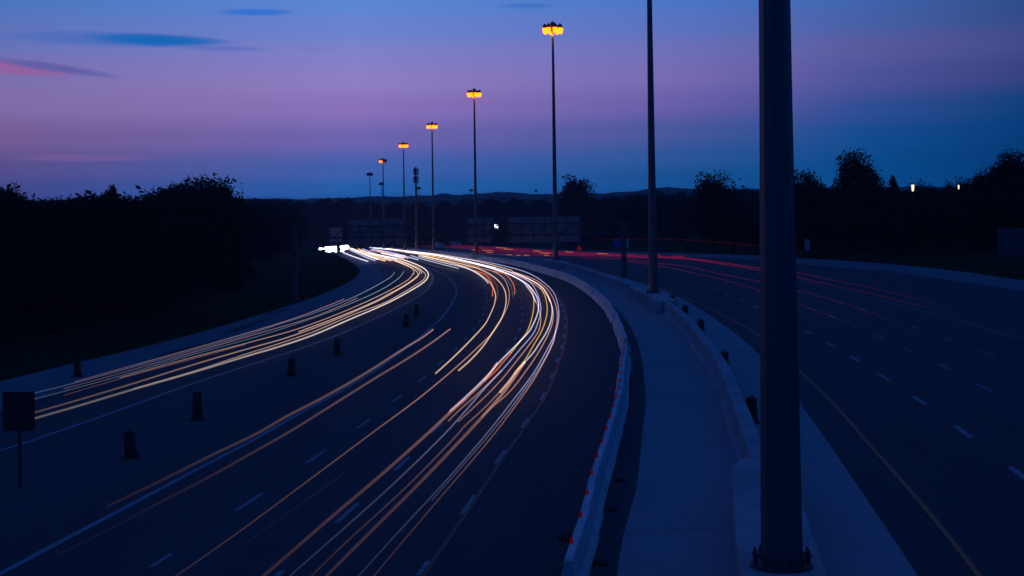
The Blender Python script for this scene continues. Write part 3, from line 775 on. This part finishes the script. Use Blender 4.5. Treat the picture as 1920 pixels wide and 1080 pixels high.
for px in ([(1176,478),(1185,478.3),(1193,478.6)], [(1260,480.5),(1272,480.8),(1283,481)], [(1231,479),(1236,479.2),(1240,479.4)]):
    tt(px, 'red', 4.0, 'short bright red tail light dash beside the second mast')
# thin trail on the exit road up the right bank
path = [at(p.x, p.y, yy) for p, yy in zip(catmull([(1119,449.5),(1186,449),(1248,448.5),(1332,453),(1421,461),(1500,470)], 8), [280-2.2*i for i in range(41)])]
o = MB().tube(path, 0.06, 5).build('light_trail', emit('exit_red', (1.0,0.05,0.05), 0.022), None, True)
tag(o, 'very thin dull red trail along the bank above the right carriageway', 'light trail', TAIL)

# ------------------------------------------------------------------ traffic drums
def make_drum():
    r = empty('traffic_drum', (0,0,0))
    MB().lathe([(0.25,0.05),(0.245,0.3),(0.235,0.31),(0.23,0.55),(0.22,0.56),(0.215,0.85),(0.2,0.93),(0.15,0.98),(0.06,1.0)], 14).build('body', M_BLACK, r, False)
    MB().lathe([(0.33,0.0),(0.33,0.03),(0.27,0.06)], 14).build('rubber_base', M_RUBBER, r)
    for z, q in ((0.37,0.2375),(0.62,0.2225)):
        MB().lathe([(q,z),(q-0.003,z+0.14)], 14, cap=False).build('band', M_BAND, r)
    h = MB(); h.tube([Vector((0.09*cos(a*pi/8), 0, 0.99+0.07*sin(a*pi/8))) for a in range(9)], 0.018, 6).build('handle', M_BLACK, r)
    return r
drum0 = make_drum(); first = [True]
def drum(px, py, lab, tilt=0.0, s=1.0):
    d = drum0 if first[0] else copy_tree(drum0); first[0] = False
    d.location = gp(px, py, 0.02); d.rotation_euler = (0, tilt, 0); d.scale = (s, s, s)
    return tag(d, lab, 'traffic drum', 'dark traffic drums on the gores and shoulder')
drum(246,856,'dark leaning traffic drum on the paved gore, nearest the roadside sign', -0.09, 1.0)
dd = drum(370,786,'dark traffic drum on the gore with a small square plate fixed on it')
MB().box((0.06,-0.24,0.98), (0.36,0.02,0.55)).bar((0.06,-0.2,0.4), (0.06,-0.22,1.2), 0.02).build('marker_plate', M_BAND, dd); dd.rotation_euler = (0,0,0)
drum(547,704,'dark traffic drum, third along the gore from the roadside sign')
drum(632,664,'dark traffic drum, fourth along the gore from the roadside sign')
drum(762,612,'dark traffic drum left of the far pair at the tip of the gore')
drum(781,592,'dark traffic drum right of the far pair at the tip of the gore')
drum(145,706,'dark traffic drum alone on the far shoulder of the left ramp')
drum(1409,794,'dark traffic drum beside the median wall, nearest the thick mast')
drum(1358,697,'dark traffic drum, second along the median wall from the thick mast')
drum(1314,628,'dark traffic drum, third along the median wall from the thick mast')
drum(1285,598,'dark traffic drum, fourth along the median wall from the thick mast')
drum(1261,576,'dark traffic drum, farthest along the median wall')
def glowing_drum(px, py, w, h, lab):  # red drum with an added glow, no lamp of its own
    p = gp(px, py, 0.02); r = empty('glowing_drum', p)
    MB().lathe([(w*0.45,0),(w*0.45,0.08),(w*0.2,0.12),(w*0.2,h*0.25)], 14).build('stand', M_RUBBER, r)
    MB().lathe([(w*0.3,h*0.25),(w*0.42,h*0.35),(w*0.5,h*0.6),(w*0.5,h*0.85),(w*0.36,h*0.97),(w*0.15,h)], 14).build('lens', emit('dim_red_drum_glow', (1.0,0.012,0.012), 0.12), r)  # the drum's body: returned tail light put in as emission
    tag(r, lab, 'glowing drum', 'dim red glowing drums beside the far carriageway')
glowing_drum(897,478,1.0,1.8,'dim red glowing drum right beside the mast with the second highest crown')
glowing_drum(1086,473.5,0.9,1.5,'dim red rounded glowing drum on the far side of the red trails')

# sandbags by the barrier
def sandbag(px, py, s, lab, dz=0.0):
    p = gp(px, py, dz)
    v, f = [], []
    for j in range(9):
        th = pi*j/8
        for k in range(14):
            a = 2*pi*k/14; r = sin(th)**0.6
            v.append((0.34*r*cos(a)*s, 0.2*r*sin(a)*s, (0.11+0.11*cos(th)*(1+0.15*cos(3*a)))*s))
    for j in range(8):
        for k in range(14): f.append((j*14+k, (j+1)*14+k, (j+1)*14+(k+1)%14, j*14+(k+1)%14))
    o = link('sandbag', v, f, mat('sandbag_cloth', (0.035,0.035,0.035), 1.0, 0.0), None, True, p); o.rotation_euler = (0,0,random.uniform(-.6,.6))
    tag(o, lab, 'sandbag', 'dark sandbags along the barrier')
sandbag(1064,1013,0.85,'dark bag on the closed shoulder left of the barrier')
sandbag(1163,903,0.5,'dark bag in the gravel trench, farthest of the three right of the barrier')
sandbag(1148,958,0.5,'dark bag in the gravel trench, middle of the three right of the barrier')
sandbag(1126,1060,0.6,'dark bag in the gravel trench, nearest of the three right of the barrier')

# ------------------------------------------------------------------ sign gantry
GL = gp(554,563); GR = gp(1170,520, 0.0)
ztop = 6.75
ga = tag(empty('sign_gantry', GL), 'wide lattice sign gantry spanning the lanes, seen from behind its sign boards', 'sign gantry')
gd = (GR-GL); gd.z = 0; glen = gd.length; gdir = gd.normalized(); grz = atan2(gdir.y, gdir.x)
ga.rotation_euler = (0,0,grz)
zt = ztop - GL.z
MB().lathe([(0.36,-0.3),(0.33,zt+0.2)], 12).build('post', M_GANT, ga)
MB().lathe([(0.36,GR.z-GL.z-0.2),(0.33,zt+0.2)], 12, (glen,0,0)).build('post', M_GANT, ga)
tr = MB(); x1 = glen+1.6
for dy in (-0.6,0.6):
    for z in (zt-1.35, zt): tr.bar((-0.3,dy,z), (x1,dy,z), 0.07)
k = 0; x = 0.0
while x < x1-1.5:
    for dy in (-0.6,0.6):
        tr.bar((x,dy,zt-1.35 if k%2 else zt), (x+1.5,dy,zt if k%2 else zt-1.35), 0.04)
    tr.bar((x,-0.6,zt), (x,0.6,zt), 0.035); x += 1.5; k += 1
tr.build('truss', M_GANT, ga)
def gx(px):
    # place along the gantry beam for a given direction
    u, _ = ray(px, 435); t = (u*GL.y - GL.x)/(gdir.x - u*gdir.y); return t
for a, b, z0, z1 in [(652,761,-2.15,0.75),(876,926,-2.2,0.72),(956,1091,-2.25,0.78)]:
    xa, xb = gx(a), gx(b)
    p = MB().box(((xa+xb)/2, 0.85, zt+(z0+z1)/2), (xb-xa, 0.06, z1-z0)).build('sign_board', M_PANEL, ga)
    m = MB(); nst = max(3, int((xb-xa)/1.3))
    for i in range(nst+1):
        m.box((xa+0.15+(xb-xa-0.3)*i/nst, 0.78, zt+(z0+z1)/2), (0.08,0.08,z1-z0-0.1))
    m.build('stiffener', M_GANT, p)

# ------------------------------------------------------------------ roadside signs
def road_sign(px, py, w, h, post_h, m, label, name='road_sign', y=None, posts=1, dz=None, rz=0.0):
    p = gp(px, py) if y is None else at(px, py, y)
    if dz is not None: p.z = dz
    r = tag(empty(name, p, rz), label, 'road sign')
    for i in range(posts):
        x = 0 if posts == 1 else (-w*0.33 + i*w*0.66)
        MB().box((x, 0.06, (post_h+h)/2-0.15), (0.12,0.1,post_h+h+0.1)).build('post', M_DSTEEL, r)
    pn = MB().box((0,0,post_h+h/2), (w,0.03,h)).build('panel', m, r)
    q = MB()
    for z in (post_h+h*0.22, post_h+h*0.78): q.box((0,-0.035,z), (w*0.9,0.04,0.06))
    q.build('rail', M_DSTEEL, pn)
    return r
s = road_sign(37,914,1.1,1.35,1.95,mat('dark_sign_back',(0.02,0.022,0.022),0.7,0.2),'large dark square sign on a single post at the left edge of the gore')
tl = lambda px, y: terrain(at(px, 470, y).x, y)
road_sign(1514,470,0.7,1.5,1.3,M_PALE,'small pale upright sign on the right verge beyond the tail light trails', y=225, dz=tl(1514,225))
road_sign(1905,500,4.0,3.2,1.4,mat('blue_grey_board',(0.06,0.065,0.07),0.7,0.2),'broad dark sign board at the far right edge of the verge', y=178, posts=2, dz=tl(1905,178)-0.3)
road_sign(1159,475,2.5,2.5,1.6,M_BLUE,'small dark blue sign left of the gantry post on the right verge', y=450, dz=at(1159,463,450).z-1.6)
road_sign(1177,468,0.8,2.6,1.2,M_PALE,'narrow pale sign just right of the gantry post on the right verge', y=450, dz=at(1177,464,450).z-1.2)
# two pale vans caught standing in the far traffic
def make_van():
    r = empty('box_van', (0,0,0))
    MB().box((0,-0.6,1.55),(2.1,3.7,2.1)).build('cargo_box', M_PALE, r)
    cb = MB(); cb.v = [Vector(p) for p in [(-1,1.25,0.45),(1,1.25,0.45),(1,2.7,0.45),(-1,2.7,0.45),(-1,1.25,2.1),(1,1.25,2.1),(1,1.8,2.1),(-1,1.8,2.1),(-1,2.65,1.25),(1,2.65,1.25)]]
    cb.f = [(3,2,1,0),(4,5,6,7),(7,6,9,8),(8,9,2,3),(0,1,5,4),(0,4,7,8,3),(1,2,9,6,5)]
    cb.build('cab', M_PALE, r)
    for x in (-0.9,0.9):
        for y in (-1.7,1.9):
            w = MB(); w.tube([Vector((x-0.13,y,0.38)), Vector((x+0.13,y,0.38))], 0.38, 14)
            w.build('wheel', M_RUBBER, r)
        MB().box((x,-2.46,0.75),(0.2,0.04,0.35)).build('tail_light', M_REDD, r)
    return r
van = make_van(); van2 = copy_tree(van)
for o_, px_, py_, lab in ((van,856,462.5,'pale box van in the far traffic right of the mast with the third highest crown'), (van2,824,467.5,'smaller looking pale box van partly beside the mast with the third highest crown')):
    o_.location = gp(px_, py_, 0.01); o_.rotation_euler = (0,0,R(-38)); tag(o_, lab, 'van', 'vans in the far traffic')
road_sign(630,455,3.0,3.4,2.0,M_PANEL,'pale board behind the gantry above the headlight glare', y=390, posts=2, dz=at(630,453,390).z-2.0)
for px, lab in ((499,'left one of two thin marker posts at the grass edge before the gantry'), (511,'right one of two thin marker posts at the grass edge before the gantry')):
    y = 205; u, _ = ray(px, 550); x = u*y
    m_ = MB().lathe([(0.1,0),(0.1,1.5),(0.05,1.6)], 8).build('marker_post', mat('dull_post',(0.05,0.05,0.055),0.8,0.2), None, False, (x, y, terrain(x, y)-0.05))
    tag(m_, lab, 'marker post', 'marker posts at the grass edge')
pst = gp(633,478)
m_ = MB().box((0,0,1.3),(0.5,0.25,2.6)).box((0,0,2.7),(0.7,0.3,0.3)).build('marker_post', M_BLACK, None, False, Vector((at(633,470,540).x,540,surf(at(633,470,540).x,540))))
tag(m_, 'dark post standing in front of the headlight glare', 'marker post')

# distant lamps
def lamp(px, py, y, hh, w, m, lab):
    t = at(px, py, y); zb = terrain(t.x, y); r = tag(empty('yard_lamp', (t.x, y, zb)), lab, 'yard lamp')
    H = t.z - zb
    MB().lathe([(0.16,0),(0.09,H+0.2)], 8).build('pole', M_DSTEEL, r)
    hd = MB().box((0,0.1,H+hh*0.5+0.1), (w*1.3,0.5,0.18)).build('lamp_housing', M_DSTEEL, r)
    MB().lathe([(w*0.3,H-hh*0.5),(w*0.42,H-hh*0.2),(w*0.5,H+hh*0.5)], 10).build('lens', m, hd)
LW = emit('yard_lamp_white', (0.75,0.86,1.0), 4.0); LY = emit('yard_lamp_cream', (1.0,0.88,0.5), 1.4); LD = emit('yard_lamp_faint', (0.8,0.75,0.6), 0.35)
lamp(931,425,830,3.0,2.3,LW,'bright white yard lamp between the gantry sign boards')
lamp(953.5,427,830,2.4,0.6,LD,'faint slim yard lamp right of the bright white one')
lamp(1711.5,352.5,230,0.95,0.42,LY,'cream yard lamp among the right hand trees, brighter of two')
lamp(1797.5,352.5,230,0.85,0.22,LY,'slim cream yard lamp among the right hand trees, fainter of two')

# ------------------------------------------------------------------ trees
def rnd_in_ball():
    while True:
        p = Vector((random.uniform(-1,1), random.uniform(-1,1), random.uniform(-1,1)))
        if p.length <= 1: return p
def leaf_quad(v, f, c, s):
    n = rnd_in_ball().normalized(); a = n.orthogonal().normalized(); b = n.cross(a)
    i = len(v); e = random.uniform(0.6, 1.3)
    v += [c + a*s*e, c + b*s*0.6, c - a*s*e, c - b*s*0.6]; f.append((i, i+1, i+2, i+3))
def make_tree(name, h, rad, shape, leaves, ls, seed, trunk_h=0.3):
    random.seed(seed)
    root = empty(name, (0,0,0))
    tk = MB(); bend = Vector((random.uniform(-.4,.4), random.uniform(-.4,.4), 0))
    tp = [Vector((0,0,-0.4)), Vector((0,0,h*0.25))+bend*0.3, Vector((0,0,h*0.6))+bend, Vector((0,0,h*0.92))+bend]
    tr0 = 0.018*h
    tk.tube(tp, [tr0*1.3, tr0, tr0*0.6, tr0*0.15], 7)
    clumps = []
    nb = 24 if shape != 'cone' else 22
    for i in range(nb):
        t = random.uniform(trunk_h, 0.95) if shape != 'cone' else (trunk_h + (0.97-trunk_h)*i/nb)
        if shape == 'cone': rr = rad*(1.02-t)*1.1
        elif shape == 'column': rr = rad*random.uniform(0.5,1.0)*(1 - 0.5*abs(2*t-1.1))
        else: rr = rad*random.uniform(0.3,0.88)*math.sqrt(max(0.05, 1-((t-0.6)/0.45)**2))
        a = i*2.4 + random.uniform(-.4,.4)
        base = Vector((0,0,h*max(0.15, t-0.14)))+bend*t
        tip = Vector((rr*cos(a), rr*sin(a), h*t + (0.3 if shape != 'cone' else -0.4)))+bend*t
        tk.tube([base, base.lerp(tip, 0.55)+Vector((0,0,0.15)), tip], [tr0*0.35, tr0*0.22, tr0*0.05], 5)
        clumps.append((tip, random.uniform(0.7,1.3)*rad*(0.43 if shape != 'cone' else 0.25)))
        if shape != 'cone': clumps.append((base.lerp(tip, 0.6), rad*0.3))
    clumps.append((tp[3], rad*(0.34 if shape != 'cone' else 0.1)))
    v, f = [], []
    for i in range(leaves):
        if shape != 'cone' and i % 5 < 2:                          # the inner body of the crown
            p = rnd_in_ball()
            leaf_quad(v, f, Vector((p.x*rad*0.72, p.y*rad*0.72, h*0.57 + p.z*h*0.36))+bend*0.6, ls*random.uniform(0.6,1.3)); continue
        c, r = random.choice(clumps); p = rnd_in_ball(); p = p*(0.75+0.25*p.length)
        p.z *= 1.35 if shape != 'cone' else 0.5
        leaf_quad(v, f, c + p*r, ls*random.uniform(0.6,1.3))
    for i in range(leaves//8):                                   # stray twigs beyond the outline
        c, r = random.choice(clumps); p = rnd_in_ball().normalized(); p.z = abs(p.z)*1.2
        q = c + p*r*random.uniform(0.8,1.1); w_ = random.uniform(0.02,0.05); hh = random.uniform(0.25,0.55); a = random.uniform(0, pi)
        d = Vector((cos(a)*w_, sin(a)*w_, 0)); k = len(v); up = Vector((random.uniform(-.12,.12), random.uniform(-.12,.12), hh))
        v += [q-d, q+d, q+up+d*0.3, q+up-d*0.3]; f.append((k, k+1, k+2, k+3))
    # drop leaves that hang alone, away from the others
    cell = 0.055*h if shape != 'cone' else 0.08*h
    def key(p): return (int(p.x//cell), int(p.y//cell), int(p.z//cell))
    cnt = {}
    for q in f:
        kk = key(v[q[0]]); cnt[kk] = cnt.get(kk, 0)+1
    def near(p):
        a, b, c = key(p)
        return sum(cnt.get((a+i, b+j, c+m), 0) for i in (-1,0,1) for j in (-1,0,1) for m in (-1,0,1))
    lim = len(f)/330.0
    f2 = [q for q in f if near(v[q[0]]) >= lim]
    remap = {}; v2 = []; f3 = []
    for q in f2:
        t = []
        for i in q:
            remap[i] = len(v2); v2.append(v[i]); t.append(remap[i])
        f3.append(tuple(t))
    v, f = v2, f3
    zs = sorted(p.z for p in v); k = h/zs[int(len(zs)*0.997)]
    for p in v: p.z *= k
    for p in tk.v: p.z *= k
    tk.build('trunk', M_BARK, root)
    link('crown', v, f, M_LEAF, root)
    return root
PRO = {
 'round': make_tree('leafy_tree', 10, 3.6, 'round', 6760, 0.211, 1),
 'round2': make_tree('leafy_tree', 10, 3.0, 'round', 5720, 0.211, 2, 0.2),
 'column': make_tree('leafy_tree', 10, 1.7, 'column', 4940, 0.186, 3, 0.12),
 'cone': make_tree('conifer_tree', 10, 2.0, 'cone', 5720, 0.186, 4, 0.08),
 'wide': make_tree('leafy_tree', 10, 3.9, 'round', 13000, 0.17, 5, 0.2),
 'bush': make_tree('leafy_tree', 10, 4.2, 'round', 6760, 0.26, 6, 0.08),
 'sparse': make_tree('leafy_tree', 10, 2.2, 'column', 500, 0.24, 8, 0.3),
}
random.seed(21)
used_t = set()
def tree(kind, x, y, h, label, group=None, wide=1.0):
    p = PRO[kind]; r = p if kind not in used_t else copy_tree(p); used_t.add(kind)
    s = h/10.0
    r.location = (x, y, terrain(x, y)-0.15); r.scale = (s*wide, s*wide, s); r.rotation_euler = (0,0,random.uniform(0, 6.28))
    tag(r, label, 'tree', group); return r
def tree_px(kind, px, py, y, label, group=None, wide=1.0):
    """a tree at that distance whose top reaches that height"""
    t = at(px, py, y); g = terrain(t.x, y)
    return tree(kind, t.x, y, max(3.0, (t.z-g)*1.0), label, group, wide)
# left wood
TOPL = [(-120,350),(0,349),(18,350),(30,368),(60,374),(90,372),(115,362),(135,372),(170,360),(210,354),(245,360),(290,358),(325,352),(345,352),(400,358),(445,368),(470,385)]
LW_L = 'dark leafy tree in the black wood left of the ramp'
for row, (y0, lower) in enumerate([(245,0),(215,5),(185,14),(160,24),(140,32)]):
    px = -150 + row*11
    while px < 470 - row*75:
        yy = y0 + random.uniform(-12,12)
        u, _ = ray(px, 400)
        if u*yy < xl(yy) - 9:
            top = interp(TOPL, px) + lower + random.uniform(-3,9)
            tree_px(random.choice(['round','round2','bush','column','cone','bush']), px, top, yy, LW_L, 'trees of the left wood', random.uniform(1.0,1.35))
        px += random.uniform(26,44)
for i in range(34):                                               # edge bushes down to the grass
    yy = random.uniform(95,225); x = xl(yy) - random.uniform(13,26)
    tree('bush', x, yy, random.uniform(3.5,6.5), 'low dark bush along the front edge of the left wood', 'bushes of the left wood', 1.5)
tree_px('cone', 631*1/3.0+0, 346, 250, 'dark pointed conifer standing above the left wood')
tree_px('column', 350, 336, 262, 'tall tree at the left of the clump rising over the left wood', None, 1.4)
tree_px('wide', 383, 333, 268, 'broad tree in the middle of the clump rising over the left wood', None, 1.15)
tree_px('column', 414, 337, 266, 'tall ragged tree at the right of the clump rising over the left wood', None, 1.3)
tree_px('sparse', 443, 347, 262, 'thin bare twigged tree right of the clump over the left wood', None, 1.0)
tree_px('column', 12, 347, 250, 'tall tree standing above the wood at the far left edge', None, 1.3)
# middle ground trees
TOPM = [(440,374),(500,374),(560,376),(640,368),(660,377),(700,384),(780,384),(860,380),(905,374),(1000,376),(1060,378),(1130,372),(1180,366),(1230,358),(1300,360),(1340,352),(1420,354),(1500,354)]
MID = 'dark leafy tree in the far wood behind the gantry'
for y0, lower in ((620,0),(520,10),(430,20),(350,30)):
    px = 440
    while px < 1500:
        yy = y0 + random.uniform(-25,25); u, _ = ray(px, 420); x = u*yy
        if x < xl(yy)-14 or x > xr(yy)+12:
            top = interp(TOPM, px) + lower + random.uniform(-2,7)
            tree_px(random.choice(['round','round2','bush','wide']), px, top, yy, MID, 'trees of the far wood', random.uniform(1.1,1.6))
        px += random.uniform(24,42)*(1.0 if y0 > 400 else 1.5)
tree_px('column', 1080, 331, 610, 'tall dark tree left of the second mast, standing alone against the sky', None, 1.55)
tree_px('bush', 1087, 360, 640, 'bushy tree at the foot of the lone tall tree', None, 1.0)
tree_px('round', 1335, 322, 280, 'round dark tree with a tufted top between the second and the thick mast', None, 0.9)
tree_px('sparse', 1372, 338, 285, 'thin twiggy tree right of the tufted one', None, 1.2)
tree_px('wide', 1605, 285, 235, 'large round tree right of the thick mast, standing high above the wood', None, 1.0)
tree_px('cone', 1675, 328, 235, 'small pointed conifer right of the large round tree')
tree_px('round2', 1508, 320, 240, 'sparse tree touching the right edge of the thick mast', None, 0.9)
tree_px('wide', 1893, 285, 215, 'big dense tree at the far right edge', None, 1.1)
# right wood
TOPR = [(1470,350),(1500,338),(1530,342),(1560,348),(1620,346),(1660,350),(1700,350),(1740,345),(1790,338),(1840,326),(1870,312),(1900,298),(2000,290),(2100,285)]
RWL = 'dark leafy tree in the black wood right of the carriageway'
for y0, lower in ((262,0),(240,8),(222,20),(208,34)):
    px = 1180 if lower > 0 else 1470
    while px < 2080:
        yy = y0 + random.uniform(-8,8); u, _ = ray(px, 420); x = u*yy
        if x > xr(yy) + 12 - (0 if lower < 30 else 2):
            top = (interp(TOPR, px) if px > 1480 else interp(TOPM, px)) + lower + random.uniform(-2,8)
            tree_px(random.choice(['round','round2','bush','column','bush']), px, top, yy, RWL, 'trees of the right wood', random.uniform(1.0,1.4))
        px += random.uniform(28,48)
for i in range(16):
    px = random.uniform(1700,1880); tree_px('sparse', px, interp(TOPR, px) - random.uniform(6,20), 236+random.uniform(-8,8), 'thin bare sapling sticking out of the right wood', 'saplings over the right wood', 0.7)
for i in range(44):
    yy = random.uniform(120,300); x = xr(yy) + random.uniform(14,24)
    tree('bush', x, yy, random.uniform(4,7), 'low dark bush along the front edge of the right wood', 'bushes of the right wood', 1.6)

# far forest that reads as one mass, and the hills behind it
v, f = [], []
for i in range(24000):
    px = random.uniform(300,1700); y = random.uniform(800,1150)
    top = interp([(300,372),(470,376),(560,377),(640,372),(700,380),(800,381),(900,374),(1000,374),(1100,372),(1200,364),(1300,362),(1500,356),(1700,352)], px)
    t = at(px, top, y); g = -12.0; hh = (t.z-g)
    z = g + hh*(1-random.random()**1.5*0.9)*(0.86+0.14*sin(px*0.19+y*0.4)*sin(px*0.07))
    leaf_quad(v, f, Vector((t.x, y, z)), random.uniform(1.6,3.0))
o = link('far_forest', v, f, mat('far_leaves', (0.004,0.005,0.004), 1.0, 0.0)); o['kind'] = 'stuff'; o['label'] = 'distant dark forest below the hills'; o['category'] = 'forest'
def hills(y0, prof, depth, seed):
    random.seed(seed); v, f = [], []
    xs = [p/2 for p in range(-1400, 5400, 14)]
    for px in xs:
        t = at(px, interp(prof, px) + random.uniform(-0.9,0.9) + 1.2*sin(px*0.05)*sin(px*0.017+seed), y0)
        for k, q in ((-1.0,0.0),(-0.5,0.55),(-0.15,0.93),(0.0,1.0),(0.5,0.7),(1.0,0.0)):
            v.append((t.x, y0+k*depth, -20 + (t.z+20)*q))
    n = 6
    for j in range(len(xs)-1):
        for k in range(n-1): f.append((j*n+k, (j+1)*n+k, (j+1)*n+k+1, j*n+k+1))
    o = link('hills', v, f, M_HILL); struct(o)
hills(2600, [(-700,378),(300,374),(470,371),(560,374),(640,370),(700,368.5),(760,368),(815,367),(822,362),(840,362),(860,365),(900,363),(935,359.5),(970,362),(1000,365),(1060,361),(1130,363),(1190,359),(1220,352),(1250,350),(1280,354),(1320,352),(1400,354),(1500,352),(1700,350),(2700,350)], 500, 3)
hills(1700, [(-700,388),(400,380),(560,380),(700,378),(860,376),(905,370),(950,369),(1000,374),(1080,374),(1180,368),(1250,362),(1400,362),(2700,360)], 300, 5)

# the dusk air
hz = MB().box((0, 3000, 15), (9000, 6200, 110)).build('haze', None)
hz['kind'] = 'stuff'; hz['label'] = 'thin blue dusk haze over the land'; hz['category'] = 'haze'
hm = bpy.data.materials.new('dusk_air'); hm.use_nodes = True
ht = hm.node_tree; ht.nodes.clear()
pv = ht.nodes.new('ShaderNodeVolumePrincipled'); pv.inputs['Color'].default_value = (0.75,0.85,1.0,1); pv.inputs['Density'].default_value = 0.0001
pv.inputs['Anisotropy'].default_value = 0.2
ho = ht.nodes.new('ShaderNodeOutputMaterial'); ht.links.new(pv.outputs[0], ho.inputs['Volume'])
hz.data.materials.append(hm)
